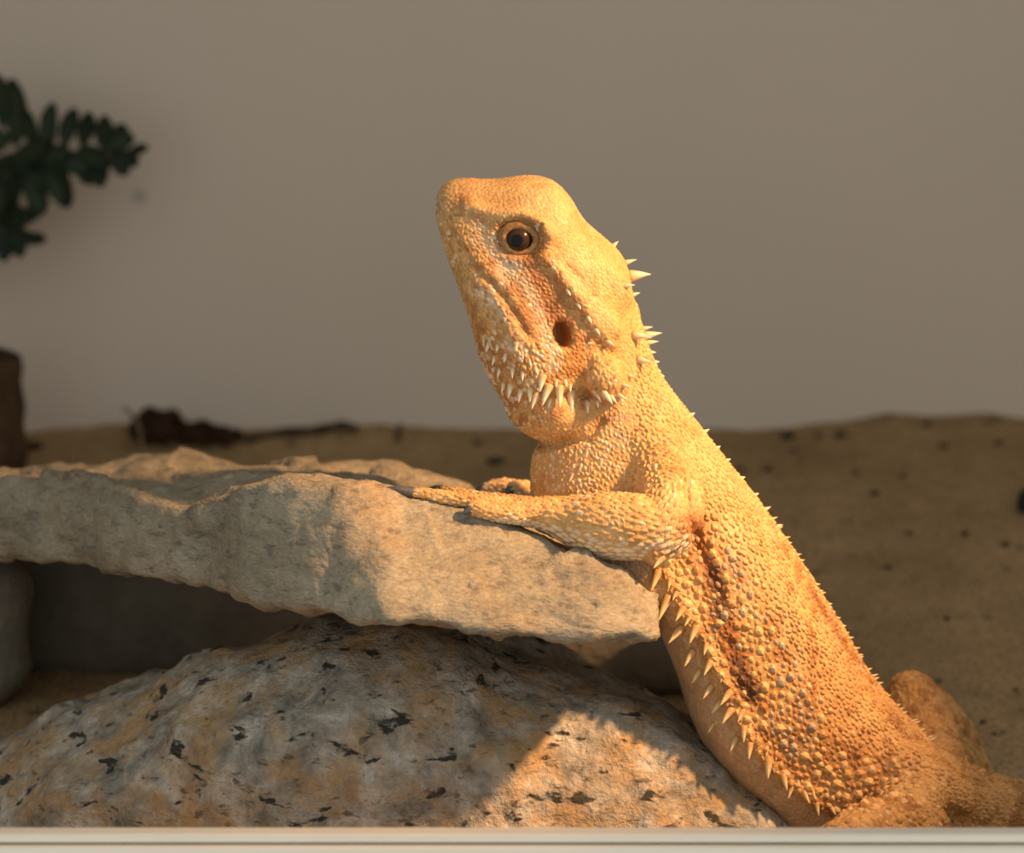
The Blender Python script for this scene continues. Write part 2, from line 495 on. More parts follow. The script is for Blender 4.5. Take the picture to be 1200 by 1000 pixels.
# pits
pxs, pys = project(V)
for (ax, ay, rad, dep) in ((548, 692, 7, 0.0022), (695, 711, 6, 0.0018), (578, 662, 13, 0.0014), (310, 635, 7, 0.001)):
    g = np.exp(-((pxs - ax) ** 2 + (pys - ay) ** 2) / rad ** 2) * (nr[:, 1] < 0)
    V[:, 1] += g * dep
o = mesh_obj('flat_rock', V, F, M_slab)
tag(o, 'flat tan-grey stone slab lying tilted on the granite boulder, under the lizard\'s hands', 'rock')
SLAB_BVH = BVHTree.FromPolygons([Vector(v) for v in V], [tuple(f) for f in F])
def slab_top(x, y):
    h = SLAB_BVH.ray_cast(Vector((x, y, 0.3)), Vector((0, 0, -1)))
    return h[0].z if h[0] else 0.0
def slab_bot(x, y):
    h = SLAB_BVH.ray_cast(Vector((x, y, -0.2)), Vector((0, 0, 1)))
    return h[0].z if h[0] else 0.1

# granite boulder: photo column, top row, depth of the front foot, depth of the top
BO = [(-110, 905, 0.011, 0.036), (-50, 880, 0.001, 0.032), (0, 866, -0.009, 0.026), (60, 842, -0.019, 0.022), (130, 819, -0.027, 0.016), (200, 790, -0.033, 0.01),
      (250, 773, -0.036, 0.006), (330, 762, -0.039, 0.002), (400, 735, -0.04, 0.0), (470, 722, -0.041, -0.002), (540, 735, -0.04, -0.004), (600, 768, -0.039, -0.006),
      (680, 800, -0.037, -0.008), (740, 828, -0.035, -0.01), (800, 865, -0.032, -0.012), (850, 905, -0.029, -0.014), (900, 955, -0.025, -0.018), (940, 1000, -0.019, -0.022)]
cols = catmull(BO, 9)
rings = []
for (cx, rt, yf, yt) in cols:
    T = np.array(P(cx, rt, yt)); x = T[0]
    zb0 = SAND0 - 0.004
    h = max(T[2] - zb0, 0.002)
    pts = []
    for k in range(24):
        th = math.pi * k / 23
        cth = math.cos(th); sth = math.sin(th)
        yy = yt + (yf - yt) * max(cth, 0) ** 0.95 if cth > 0 else yt + (0.066 - yt) * (-cth) ** 0.8
        pts.append((x, yy, zb0 + h * sth ** 0.8))
    rings.append(resample_closed(np.array(pts), 120, 3))
e = rings[0]; c = e.mean(0)
rings = [c + (e - c) * s_ + np.array([-dx, 0, 0]) for s_, dx in ((0.3, 0.008), (0.7, 0.006), (0.9, 0.003))] + rings
e = rings[-1]; c = e.mean(0)
rings += [c + (e - c) * s_ + np.array([dx, 0, 0]) for s_, dx in ((0.9, 0.002), (0.7, 0.004), (0.3, 0.006))]
V, F = ring_loft(rings)
nr = vert_normals(V, F)
if (nr[:, 1] * (V[:, 1] - V[:, 1].mean())).sum() < 0:
    F = [tuple(reversed(f)) for f in F]; nr = -nr
disp = 0.0035 * fbm(V, 22, 3, 41) + 0.0016 * fbm(V, 75, 3, 45) + 0.0007 * fbm(V, 260, 3, 48)
V = V + nr * disp[:, None]
# keep the top just under the slab
for i in np.nonzero(V[:, 2] > 0.02)[0]:
    zb_ = slab_bot(V[i, 0], V[i, 1])
    if V[i, 2] > zb_ - 0.0004: V[i, 2] = zb_ - 0.0004
o = mesh_obj('granite_boulder', V, F, M_boulder)
tag(o, 'rounded granite boulder with black flecks and orange stains carrying the flat slab', 'rock')
BOULDER_BVH = BVHTree.FromPolygons([Vector(v) for v in V], [tuple(f) for f in F])

def stone(name, c, r, mat, seed, label, cat, group=None, amp=0.18, seg=20):
    bm = bmesh.new()
    bmesh.ops.create_icosphere(bm, subdivisions=3 if seg >= 20 else 2, radius=1.0)
    V = np.array([v.co[:] for v in bm.verts]); F = [[v.index for v in f.verts] for f in bm.faces]
    bm.free()
    V = V * (1 + amp * fbm(V, 1.3, 3, seed))[:, None] * np.array(r)
    o = mesh_obj(name, V, F, mat)
    o.location = c
    return tag(o, label, cat, group)

# one stone props the slab's far end; two added behind keep the gap dark
for k, (x_, y_, rx, ry, lab) in enumerate(((-0.165, 0.100, 0.034, 0.014, 'grey stone propping up the far end of the slab'),
                                           (-0.110, 0.132, 0.085, 0.013, 'long grey stone added behind the slab to darken the gap under it'),
                                           (0.022, 0.120, 0.070, 0.014, 'grey stone standing behind the slab, beside the lizard\'s belly'))):
    zt_ = min(slab_bot(x_ + dx_, y_ + dy_) for dx_ in (-rx, 0, rx) for dy_ in (-ry, 0, ry)) - 0.0006; zb_ = SAND0 + SLOPE * y_ - 0.003
    if k == 1: zt_ = P(200, 620, y_).z
    if k == 2: zt_ = P(700, 690, y_).z
    st = stone('prop_and_shade_stone', (x_, y_, (zt_ + zb_) / 2), (rx, ry, (zt_ - zb_) / 2), M_prop, 5 + k, lab, 'rock', amp=0.0)
    me = st.data
    Vv = np.array([v.co[:] for v in me.vertices]); sc = np.array([rx, ry, (zt_ - zb_) / 2])
    Q = Vv / sc
    Q = np.sign(Q) * np.abs(Q) ** 0.7
    Q[:, :2] *= (1 + 0.12 * fbm(Q, 1.5, 3, 60 + k))[:, None]
    me.vertices.foreach_set('co', (Q * sc).ravel()); me.update()
# ledge stone added behind the lizard's belly, out of sight, to shade the gap
zt_ = P(850, 716, 0.06).z; zb_ = P(850, 748, 0.06).z
st = stone('shade_ledge_stone', (0.060, 0.067, (zt_ + zb_) / 2), (0.022, 0.034, (zt_ - zb_) / 2), M_prop, 77, 'flat grey stone lying behind the lizard\'s belly', 'rock', amp=0.06)
# ------------------------------------------------------------------ the lizard
lizard = empty('bearded_dragon', P(980, 1010, 0.0))
tag(lizard, 'sandy orange bearded dragon resting its front feet on the slab, head raised', 'lizard')

PROF_HEAD = [(1.0, 0.0), (0.985, 0.30), (0.93, 0.52), (0.83, 0.68), (0.72, 0.765), (0.62, 0.80), (0.50, 0.88), (0.37, 0.97), (0.25, 0.98), (0.14, 0.86), (0.05, 0.55), (0.0, 0.0)]
PROF_BODY = [(1.0, 0.0), (0.985, 0.26), (0.93, 0.48), (0.83, 0.67), (0.70, 0.81), (0.55, 0.91), (0.40, 0.975), (0.26, 1.0), (0.17, 0.985), (0.09, 0.80), (0.02, 0.45), (0.0, 0.0)]
PROF_ROUND = [(0.5 + 0.5 * math.cos(math.pi * k / 11), math.sin(math.pi * k / 11)) for k in range(12)]

def loft_body(stations, prof_of, steps=5, half=22):
    """stations: (dorsal px, dorsal py, ventral px, ventral py, half width px, depth, profile weight)"""
    S = catmull(stations, steps)
    rings = []
    for st in S:
        D = np.array(P(st[0], st[1], st[5])); Vv = np.array(P(st[2], st[3], st[5])); hw = st[4] * U
        pr = catmull(prof_of(st[6]), 3)
        d = np.r_[0, np.cumsum(np.linalg.norm(np.diff(pr, axis=0), axis=1))]
        s_ = np.linspace(0, d[-1], half)
        pr = np.stack([np.interp(s_, d, pr[:, 0]), np.interp(s_, d, pr[:, 1])], 1)
        near = [Vv + (D - Vv) * f + np.array([0, -w_ * hw, 0]) for f, w_ in pr]
        far = [Vv + (D - Vv) * f + np.array([0, w_ * hw, 0]) for f, w_ in pr[-2:0:-1]]
        rings.append(np.array(near + far))
    return ring_loft(rings)

def lerp_prof(A, B):
    A = np.array(A); B = np.array(B)
    return lambda t: A * (1 - t) + B * t

parts = []
# head: snout to nape
HEAD = [(511.5, 231, 511.5, 243, 7, 0, 1), (517, 219, 512, 256, 24, 0, 1), (530, 211, 517, 276, 36, 0, 0.8), (548, 209, 524, 300, 46, 0, 0.5), (566, 210, 532, 322, 54, 0, 0.3),
        (584, 210, 541, 346, 62, 0, 0.1), (604, 207, 550, 374, 70, 0, 0), (628, 206, 558, 402, 78, 0, 0), (650, 213, 566, 426, 85, 0, 0), (668, 231, 575, 446, 90, 0, 0),
        (684, 257, 588, 466, 93, 0, 0), (704, 275, 604, 484, 92, 0, 0.1), (728, 298, 628, 494, 84, 0, 0.3), (740, 330, 655, 494, 68, 0, 0.6), (738, 362, 690, 480, 48, 0, 1), (728, 392, 702, 462, 26, 0, 1)]
parts.append(loft_body(HEAD, lerp_prof(PROF_HEAD, PROF_ROUND)))
# neck, trunk and tail
BODY = [(716, 330, 660, 430, 30, 0, 1), (745, 352, 650, 478, 50, 0, 1), (752, 380, 640, 500, 56, 0, 1), (762, 412, 624, 536, 60, 0, 0.9), (780, 448, 622, 570, 72, 0, 0.7),
        (812, 490, 628, 612, 92, 0, 0.45), (850, 538, 655, 648, 104, 0, 0.25), (885, 582, 698, 672, 112, 0, 0.1), (915, 624, 736, 692, 118, 0, 0), (942, 664, 762, 718, 122, 0, 0),
        (968, 705, 780, 754, 126, 0, 0), (992, 744, 795, 796, 130, 0, 0), (1016, 784, 809, 838, 132, 0, 0), (1046, 822, 832, 880, 128, 0, 0), (1080, 858, 868, 925, 116, 0, 0.1),
        (1112, 885, 925, 975, 98, 0, 0.3), (1150, 904, 1000, 1005, 80, 0, 0.6), (1200, 918, 1085, 1022, 62, 0.004, 0.9), (1270, 940, 1190, 1030, 47, 0.01, 1),
        (1360, 958, 1310, 1034, 37, 0.02, 1), (1480, 972, 1445, 1034, 29, 0.034, 1), (1620, 985, 1600, 1030, 20, 0.052, 1), (1790, 985, 1780, 1010, 12, 0.075, 1), (1950, 978, 1945, 990, 5, 0.09, 1)]
parts.append(loft_body(BODY, lerp_prof(PROF_BODY, PROF_ROUND)))

def ellipsoid(c, r, axis=None):
    """c Vector, r radii in px along (axis, depth, across)"""
    bm = bmesh.new(); bmesh.ops.create_uvsphere(bm, u_segments=20, v_segments=12, radius=1)
    Mx = Matrix.Identity(3)
    if axis is not None:
        a = Vector((axis[0], 0, -axis[1])).normalized()
        c3 = Vector((-a.z, 0, a.x))
        Mx = Matrix((a, Vector((0, 1, 0)), c3)).transposed()
    V = [c + Mx @ Vector((v.co.x * r[0], v.co.y * r[1], v.co.z * r[2])) * U for v in bm.verts]
    F = [[v.index for v in f.verts] for f in bm.faces]; bm.free()
    return np.array([v[:] for v in V]), F

# beard pouch, jowl lobes, temples
parts.append(ellipsoid(P(648, 472, 0), (60, 82, 46), (0.9, 0.35)))
for sgn in (-1, 1):
    parts.append(ellipsoid(P(708, 443, sgn * 0.0135), (33, 20, 24), (0.75, 0.66)))
    parts.append(ellipsoid(P(668, 432, sgn * 0.0125), (34, 18, 26), (0.85, 0.5)))
    parts.append(ellipsoid(P(690, 352, sgn * 0.0112), (58, 20, 15), (0.66, 0.75)))
    parts.append(ellipsoid(P(716, 328, sgn * 0.0060), (38, 26, 18), (0.6, 0.8)))
    # shoulder mass
    parts.append(ellipsoid(P(778, 560, sgn * 0.0115), (70, 34, 46), (0.5, 0.85)))
    # muscle over the hip
    parts.append(ellipsoid(P(1080, 912, sgn * 0.013), (75, 40, 34), (0.85, 0.5)))

BONES = []     # (points, radii) for flow and colours
def limb(pts, n=12, name='limb'):
    """pts: (Vector, radius px, flatness)"""
    A = catmull([(p.x, p.y, p.z, r) for p, r in pts], 4)
    path = [Vector(a[:3]) for a in A]; rad = [a[3] * U for a in A]
    # round the ends
    V, F = tube(path, rad, n)
    parts.append((np.array([v[:] for v in V]), F))
    for p_, r_ in ((path[0], rad[0]), (path[-1], rad[-1])):
        parts.append(ellipsoid(p_, (r_ / U,) * 3))
    BONES.append(path)

CLAWS = []
def on_slab(px, py, Y, lift):
    """a point above the slab: the pixel gives x, the slab gives the height"""
    p = P(px, py, Y)
    return Vector((p.x, Y, slab_top(p.x, Y) + lift * U))

# near arm: shoulder, elbow swung out to the side, forearm lying along the crest
EL = P(768, 622, -0.040); WR = P(640, 606, -0.0275)
limb([(P(770, 545, -0.012), 36), (P(785, 580, -0.023), 39), (P(783, 612, -0.031), 37), (P(768, 624, -0.0325), 35)])
limb([(P(774, 621, -0.032), 32), (P(745, 618, -0.0325), 38), (P(705, 615, -0.031), 37), (P(668, 609, -0.029), 28), (P(640, 602, -0.0285), 20), (P(615, 600, -0.027), 17)])
def finger(pts, claw_end, r0=11):
    path = [(p, r) for p, r in pts]
    limb(path, 10)
    CLAWS.append((pts[-1][0], claw_end, pts[-1][1]))
# near hand: five toes spread over the stone
finger([(P(622, 602, -0.0285), 15), (P(592, 602, -0.0305), 11.5), (P(567, 598, -0.0308), 10.5), (P(556, 595.5, -0.0308), 9)], P(542, 603, -0.0325))
finger([(P(618, 597, -0.0265), 13), (P(560, 588.5, -0.0262), 9.5), (P(515, 582, -0.0258), 8.5), (P(488, 578.5, -0.0252), 7.5)], P(444, 573, -0.0255))
finger([(P(620, 595, -0.022), 12), (P(575, 587, -0.0155), 9.5), (P(535, 579, -0.010), 8), (P(520, 576, -0.008), 7)], P(500, 573, -0.005))
finger([(P(622, 594, -0.021), 12), (P(596, 588, -0.012), 9), (P(575, 583, -0.005), 8), (P(568, 580, -0.002), 7)], P(552, 579, 0.001))
finger([(P(626, 600, -0.030), 12), (P(614, 604, -0.031), 9), (P(606, 606, -0.0315), 8), (P(600, 605, -0.031), 7)], P(592, 609, -0.0305))

# far arm, mostly hidden by the chest
limb([(P(770, 545, 0.012), 36), (P(770, 590, 0.034), 36), (P(735, 605, 0.040), 32)])
limb([(P(740, 603, 0.040), 30), (P(690, 596, 0.037), 28), (P(640, 588, 0.033), 19), (P(625, 586, 0.032), 15)])
finger([(P(632, 588, 0.031), 13), (P(616, 574, 0.028), 12), (P(604, 573, 0.026), 10.5)], P(589, 583, 0.024))
finger([(P(630, 586, 0.033), 13), (P(600, 571, 0.035), 11.5), (P(582, 570, 0.036), 10.5), (P(571, 572, 0.0365), 8.5)], P(553, 580, 0.037))
finger([(P(630, 590, 0.028), 12), (P(608, 588, 0.020), 9), (P(598, 588, 0.016), 7.5)], P(586, 592, 0.014))

# hind legs
limb([(P(1070, 930, -0.012), 44), (P(1060, 968, -0.030), 46), (P(1010, 985, -0.046), 40), (P(985, 992, -0.050), 30)])
limb([(P(985, 992, -0.050), 28), (P(1040, 1004, -0.054), 24), (P(1110, 1013, -0.054), 18), (P(1140, 1016, -0.054), 15)])
for dx, dy in ((-45, 0.004), (-62, -0.002), (-60, -0.009), (-42, -0.013), (-20, -0.016)):
    finger([(P(1140, 1016, -0.054), 13), (P(1140 + dx * 0.6, 1024, -0.056 + dy * 0.6), 8), (P(1140 + dx, 1026, -0.056 + dy), 6)], P(1140 + dx * 1.25, 1030, -0.056 + dy * 1.3))
# far hind leg: the knee stands up behind the back
limb([(P(1100, 910, 0.012), 40), (P(1080, 850, 0.034), 38), (P(1068, 816, 0.044), 31)])
limb([(P(1064, 814, 0.044), 28), (P(1092, 838, 0.045), 33), (P(1122, 872, 0.045), 29), (P(1150, 925, 0.045), 20), (P(1175, 940, 0.046), 14)])
for dx, dy in ((55, 0.004), (70, 0.012), (40, -0.004)):
    finger([(P(1172, 938, 0.046), 12), (P(1172 + dx * 0.6, 942, 0.046 + dy * 0.6), 8), (P(1172 + dx, 944, 0.046 + dy), 6)], P(1172 + dx * 1.3, 946, 0.046 + dy * 1.3))

# --- join into one skin
allV = []; allF = []; off = 0
for Vp, Fp in parts:
    allV.append(Vp); allF += [tuple(i + off for i in f) for f in Fp]; off += len(Vp)
allV = np.concatenate(allV)
me = bpy.data.meshes.new('lizard_raw'); me.from_pydata(allV.tolist(), [], allF); me.update()
bm = bmesh.new(); bm.from_mesh(me)
bmesh.ops.recalc_face_normals(bm, faces=bm.faces[:]); bm.to_mesh(me); bm.free()
raw = bpy.data.objects.new('lizard_raw', me); COL.objects.link(raw)
md = raw.modifiers.new('r', 'REMESH'); md.mode = 'VOXEL'; md.voxel_size = 0.00062; md.adaptivity = 0
dg = bpy.context.evaluated_depsgraph_get()
ev = raw.evaluated_get(dg)
m2 = bpy.data.meshes.new_from_object(ev)
bpy.data.objects.remove(raw)
nv = len(m2.vertices)
BV = np.empty(nv * 3, np.float32); m2.vertices.foreach_get('co', BV); BV = BV.reshape(-1, 3).astype(float)
ne = len(m2.edges); ED = np.empty(ne * 2, np.int32); m2.edges.foreach_get('vertices', ED); ED = ED.reshape(-1, 2)
deg = np.bincount(ED.ravel(), minlength=nv).astype(float)[:, None] + 1e-9
def lap(A):
    s_ = np.zeros_like(A)
    for k in range(A.shape[1]):
        s_[:, k] = np.bincount(ED[:, 0], A[ED[:, 1], k], nv) + np.bincount(ED[:, 1], A[ED[:, 0], k], nv)
    return s_ / deg
# toes keep their size: smooth less where the skin is thin
qx, qy = project(BV * np.array([1, 1, 1]))
hand = smooth(645, 610, qx) * smooth(560, 572, qy)
wgt = (1 - 0.75 * hand)[:, None]
for it in range(6):
    BV = BV + 0.5 * wgt * (lap(BV) - BV)
    BV = BV - 0.42 * wgt * (lap(BV) - BV) * (it % 2)

qx, qy = project(BV)
soft = np.exp(-(((qx - 722) / 34) ** 2 + ((qy - 350) / 40) ** 2))[:, None]
for it in range(30): BV = BV + 0.5 * soft * (lap(BV) - BV)

def normals_of(Vv):
    m2.vertices.foreach_set('co', Vv.astype(np.float32).ravel()); m2.update()
    a = np.empty(nv * 3, np.float32); m2.vertex_normals.foreach_get('vector', a)
    return a.reshape(-1, 3).astype(float)
BN = normals_of(BV)

def side_px(Vv):
    """photo pixels of the near side; the far side is mirrored onto it"""
    W = Vv.copy(); W[:, 1] = -np.abs(W[:, 1])
    return project(W)

def segdist(px, py, pts):
    """distance in px to a polyline"""
    best = np.full(px.shape, 1e9)
    for (ax, ay), (bx, by) in zip(pts[:-1], pts[1:]):
        vx, vy = bx - ax, by - ay
        t = np.clip(((px - ax) * vx + (py - ay) * vy) / (vx * vx + vy * vy + 1e-9), 0, 1)
        best = np.minimum(best, np.hypot(px - ax - t * vx, py - ay - t * vy))
    return best

def ell(px, py, cx, cy, rx, ry, deg_=0.0):
    """elliptic distance, 1 on the rim"""
    a = math.radians(deg_); dx = px - cx; dy = py - cy
    return np.hypot((dx * math.cos(a) + dy * math.sin(a)) / rx, (-dx * math.sin(a) + dy * math.cos(a)) / ry)

def gauss(d): return np.exp(-d * d)

MOUTH = [(513, 247), (524, 268), (540, 292), (556, 312), (572, 328), (588, 344), (601, 362), (612, 380), (621, 396)]
RIDGE = [(640, 302), (660, 326), (680, 352), (696, 378), (716, 402)]
BROW = [(548, 240), (566, 247), (590, 252), (614, 252), (634, 262), (645, 276)]
EYE = (607.5, 280); EAR = (660.5, 392)

px, py = side_px(BV)
lat = np.abs(BV[:, 1])
headm = smooth(0.004, 0.008, lat) * (px < 745) * (py < 520) * (1 - smooth(480, 515, py))
d = np.zeros(nv)
d += headm * 0.0011 * gauss(segdist(px, py, BROW) / 8)                                   # brow ridge
e_ = ell(px, py, EYE[0] + 2, EYE[1], 27, 22, 12)
d += headm * (-0.0016 * smooth(1.15, 0.75, e_) + 0.0005 * gauss((e_ - 1.25) / 0.2))        # socket
d += headm * (-0.0009 * gauss(segdist(px, py, MOUTH) / 2.8))                              # mouth
d += headm * 0.0006 * gauss(segdist(px, py, [(570, 318), (590, 336), (606, 358), (620, 384)]) / 5.5)
d += headm * 0.0007 * gauss(segdist(px, py, [(562, 330), (578, 346), (594, 372), (606, 396)]) / 6)
d += headm * 0.0013 * gauss(segdist(px, py, RIDGE) / 9)                                   # temple ridge
ee = ell(px, py, EAR[0], EAR[1], 11, 17, -12)
d += headm * (-0.0052 * smooth(1.05, 0.7, ee) + 0.0004 * gauss((ee - 1.35) / 0.25))       # ear opening
d += headm * (-0.0013 * gauss(ell(px, py, 650, 378, 34, 26, 40)))                         # hollow round the ear
d += headm * (-0.0008 * gauss(ell(px, py, 551, 251, 4, 4)))                               # nostril
d += headm * 0.0006 * gauss(ell(px, py, 551, 247, 11, 8))
d += headm * (-0.0008 * gauss(ell(px, py, 585, 300, 26, 12, 50)))                         # hollow before the eye
d += headm * (-0.0012 * gauss(segdist(px, py, [(690, 425), (676, 446), (684, 462)]) / 7))  # fold ahead of the jowl
# fold beneath the pouch and across the chest, skin folds behind the arm
d += (lat < 0.03) * (-0.0018 * gauss(segdist(px, py, [(610, 522), (650, 522), (690, 514), (706, 494)]) / 4))
d += (-0.0013) * gauss(segdist(px, py, [(802, 560), (812, 600), (818, 640), (846, 700)]) / 6) * (lat > 0.008)
d += (-0.0012) * gauss(segdist(px, py, [(1035, 935), (1075, 930), (1110, 950), (1150, 968)]) / 7) * (lat > 0.008)
d += 0.0012 * gauss(segdist(px, py, [(770, 655), (800, 710), (826, 752), (850, 805), (875, 860), (910, 905), (950, 938)]) / 10) * (lat > 0.012)
# loose skin
d += 0.00035 * fbm(BV, 160, 2, 3) * smooth(560, 700, py)
BV = BV + BN * d[:, None]
for it in range(2): BV = BV + 0.25 * (lap(BV) - BV)
# nothing may sink into the stone
qx, qy = project(BV)
for i in np.nonzero((qx < 840) & (qy > 555) & (BV[:, 2] < 0.095))[0]:
    h = SLAB_BVH.ray_cast(Vector((BV[i, 0], BV[i, 1], 0.3)), Vector((0, 0, -1)))
    if h[0] and BV[i, 2] < h[0].z + 0.0002 and BV[i, 2] > h[0].z - 0.012 and qx[i] < 735:
        BV[i, 2] = h[0].z + 0.0002
BN = normals_of(BV)

# --- colours of the skin, in side view
C_BASE = np.array((0.72, 0.47, 0.195)); C_LIGHT = np.array((0.80, 0.57, 0.28)); C_ORANGE = np.array((0.58, 0.29, 0.085))
C_BROWN = np.array((0.30, 0.115, 0.03)); C_DARK = np.array((0.085, 0.045, 0.025)); C_PALE = np.array((0.82, 0.72, 0.54)); C_GREY = np.array((0.36, 0.31, 0.235))
C_BELLY = np.array((0.68, 0.51, 0.32))
FRINGE = [(768, 640), (776, 668), (800, 715), (826, 757), (848, 805), (872, 855), (905, 900), (950, 940), (1010, 975)]
BELLYL = [(700, 680), (745, 690), (765, 720), (782, 755), (800, 805), (822, 850), (850, 890), (890, 930), (935, 970)]
DORSAL = [(760, 410), (800, 470), (850, 535), (905, 602), (945, 665), (995, 745), (1040, 812), (1100, 870), (1200, 915)]
BANDS = [[(812, 612), (820, 640), (836, 672), (846, 720), (862, 770), (880, 815)]]
def fringe_side(px, py):
    """>0 belly side of the fringe"""
    fx = np.interp(py, [p[1] for p in FRINGE], [p[0] for p in FRINGE])
    return fx - px

def paint(Vv, Nv, seed=0):
    px, py = side_px(Vv); lat = np.abs(Vv[:, 1]); n = len(px)
    n1 = fbm(Vv, 130, 3, 71 + seed); n2 = fbm(Vv, 420, 2, 77 + seed); n3 = vnoise(Vv, 60, 5)
    c = np.tile(C_BASE, (n, 1))
    def mixin(col, f):
        nonlocal c
        f = np.clip(f, 0, 1)[:, None]; c = c * (1 - f) + col * f
    mixin(C_LIGHT, 0.6 * smooth(-0.3, 0.6, n1))
    # hind quarters run to orange
    mixin(C_ORANGE, 0.5 * smooth(640, 860, py) * smooth(-0.7, 0.5, n1 + 0.4) * (px > 740))
    mott = fbm(Vv, 330, 3, 401)
    trk = smooth(560, 680, py) * (px > 740)
    mixin(C_BROWN, 0.6 * trk * smooth(0.1, 0.7, mott))
    mixin(C_ORANGE, 0.35 * smooth(0.1, 0.8, fbm(Vv, 300, 2, 407)))
    # belly
    fs = fringe_side(px, py)
    body = (py > 640) & (lat < 0.036) & (px > 690)
    mixin(C_BELLY, smooth(2, 22, fs) * body * 0.9)
    # dark lateral band with grey patches
    for b_ in BANDS:
        mixin(C_BROWN, 0.95 * gauss(segdist(px, py, b_) / 14) * (lat > 0.006))
        mixin(C_DARK, 0.9 * gauss(segdist(px, py, b_[2:]) / 10) * smooth(-0.6, 0.2, n1) * (lat > 0.006))
    for (cx, cy, rx, ry, dg_) in ((905, 735, 16, 34, -25), (858, 668, 16, 24, -25), (925, 800, 18, 30, -25), (930, 862, 24, 22, 0), (985, 890, 34, 16, 10), (1035, 905, 30, 14, 10)):
        mixin(C_BROWN, 0.7 * gauss(ell(px, py, cx, cy, rx * 1.2, ry * 1.2, dg_)) * smooth(-0.5, 0.5, n2))
    mixin(C_BROWN, 0.75 * gauss(segdist(px, py, [(925, 648), (950, 690), (975, 730), (1002, 775)]) / 4) * smooth(-0.35, 0.25, n1))
    # chest rows under the beard
    mixin(C_ORANGE, 0.55 * gauss(ell(px, py, 650, 560, 55, 35)) * smooth(-0.4, 0.5, n1))
    # face
    face = smooth(0.003, 0.008, lat) * (px < 720) * (py < 500)
    fr = smooth(0, 10, -(px - np.interp(py, [200, 255, 262, 300, 352, 402, 500], [560, 560, 640, 645, 682, 716, 735])))   # below brow and temple
    mixin(C_ORANGE, 0.5 * face * fr * smooth(-0.5, 0.4, n1))
    mixin(C_BROWN, 0.65 * face * fr * smooth(0.0, 0.7, n2 + 0.35 * n1))
    for (cx, cy, rx, ry, dg_, a_) in ((632, 330, 16, 26, -35, 0.75), (645, 362, 16, 26, -35, 0.8), (664, 420, 26, 22, 0, 0.5), (560, 256, 10, 9, 0, 0.65), 
                                      (595, 425, 28, 26, 0, 0.55), (575, 395, 14, 40, -15, 0.5), (530, 290, 12, 30, -15, 0.35), (645, 285, 12, 16, 0, 0.6), (620, 259, 18, 5, 20, 0.6)):
        mixin(C_BROWN if a_ > 0.6 else C_ORANGE, a_ * face * gauss(ell(px, py, cx, cy, rx, ry, dg_)))
    mixin(C_PALE, 0.8 * face * gauss(ell(px, py, 597, 315, 12, 16, 40)))
    mixin(C_PALE, 0.55 * face * gauss(ell(px, py, 575, 285, 10, 30, -40)))
    mixin(C_PALE, 0.7 * face * gauss(segdist(px, py, [(556, 338), (574, 352), (590, 378), (606, 402), (628, 432)]) / 8) * smooth(-0.6, 0.2, n2))
    mixin(C_PALE, 0.45 * face * gauss(segdist(px, py, [(614, 330), (630, 360), (642, 400), (652, 425)]) / 7))
    e_ = ell(px, py, EYE[0] + 2, EYE[1], 27, 22, 12)
    mixin(C_BROWN, 0.5 * face * gauss((e_ - 1.05) / 0.25))
    mixin(C_BROWN, 0.8 * face * gauss(segdist(px, py, [(652, 300), (668, 312), (682, 325), (698, 345)]) / 3) * smooth(-0.4, 0.3, n2))
    ee = ell(px, py, EAR[0], EAR[1], 11, 17, -12)
    mixin(C_BROWN, face * smooth(0.95, 0.85, ee))
    # beard pouch and throat
    mixin(np.array((0.42, 0.36, 0.30)), 0.5 * gauss(ell(px, py, 513, 240, 9, 14)))
    # grey patch at the side of the neck
    mixin(C_GREY, 0.75 * gauss(ell(px, py, 728, 505, 16, 24, 10)) * smooth(-0.6, 0.1, n2) * (lat > 0.004))
    c *= (1 + 0.10 * n2)[:, None]
    return np.clip(c * np.array([0.87, 0.79, 0.72]), 0.005, 1)

body = bpy.data.objects.new('body', m2); m2.name = 'body'
COL.objects.link(body); keep_parent(body, lizard)
m2.materials.clear(); m2.materials.append(M_skin)
m2.polygons.foreach_set('use_smooth', [True] * len(m2.polygons))
set_color(m2, paint(BV, BN))

# --- scales: laid over the skin, tips towards the tail or the toes
m2.calc_loop_triangles()
nt_ = len(m2.loop_triangles); TR = np.empty(nt_ * 3, np.int32); m2.loop_triangles.foreach_get('vertices', TR); TR = TR.reshape(-1, 3)
BODY_BVH = BVHTree.FromPolygons([Vector(v) for v in BV], TR.tolist(), all_triangles=True)
spine = [P(515, 240), P(600, 300), P(680, 385), P(700, 450), P(730, 520), P(790, 600), P(850, 680), P(900, 770), P(950, 860), P(1040, 930), P(1180, 970), P(1400, 1000), P(1900, 985)]
FLOW_P = []; FLOW_T = []; FLOW_K = []
def add_flow(path, kind, step=0.002):
    for a, b in zip(path[:-1], path[1:]):
        n = max(1, int((b - a).length / step)); t = (b - a).normalized()
        for k in range(n):
            FLOW_P.append(a + (b - a) * (k / n)); FLOW_T.append(t); FLOW_K.append(kind)
for b_ in BONES: add_flow(b_, 1)
kd = KDTree(len(FLOW_P))
for i, p_ in enumerate(FLOW_P): kd.insert(p_, i)
kd.balance()
SPp = []; SPt = []
for a, b in zip(spine[:-1], spine[1:]):
    n = max(1, int((b - a).length / 0.003))
    for k in range(n): SPp.append(a + (b - a) * (k / n)); SPt.append((b - a).normalized())
# smooth the directions along the back
SPt = [sum((SPt[min(max(i + k, 0), len(SPt) - 1)] for k in range(-4, 5)), Vector()).normalized() for i in range(len(SPt))]
kds = KDTree(len(SPp))
for i, p_ in enumerate(SPp): kds.insert(p_, i)
kds.balance()

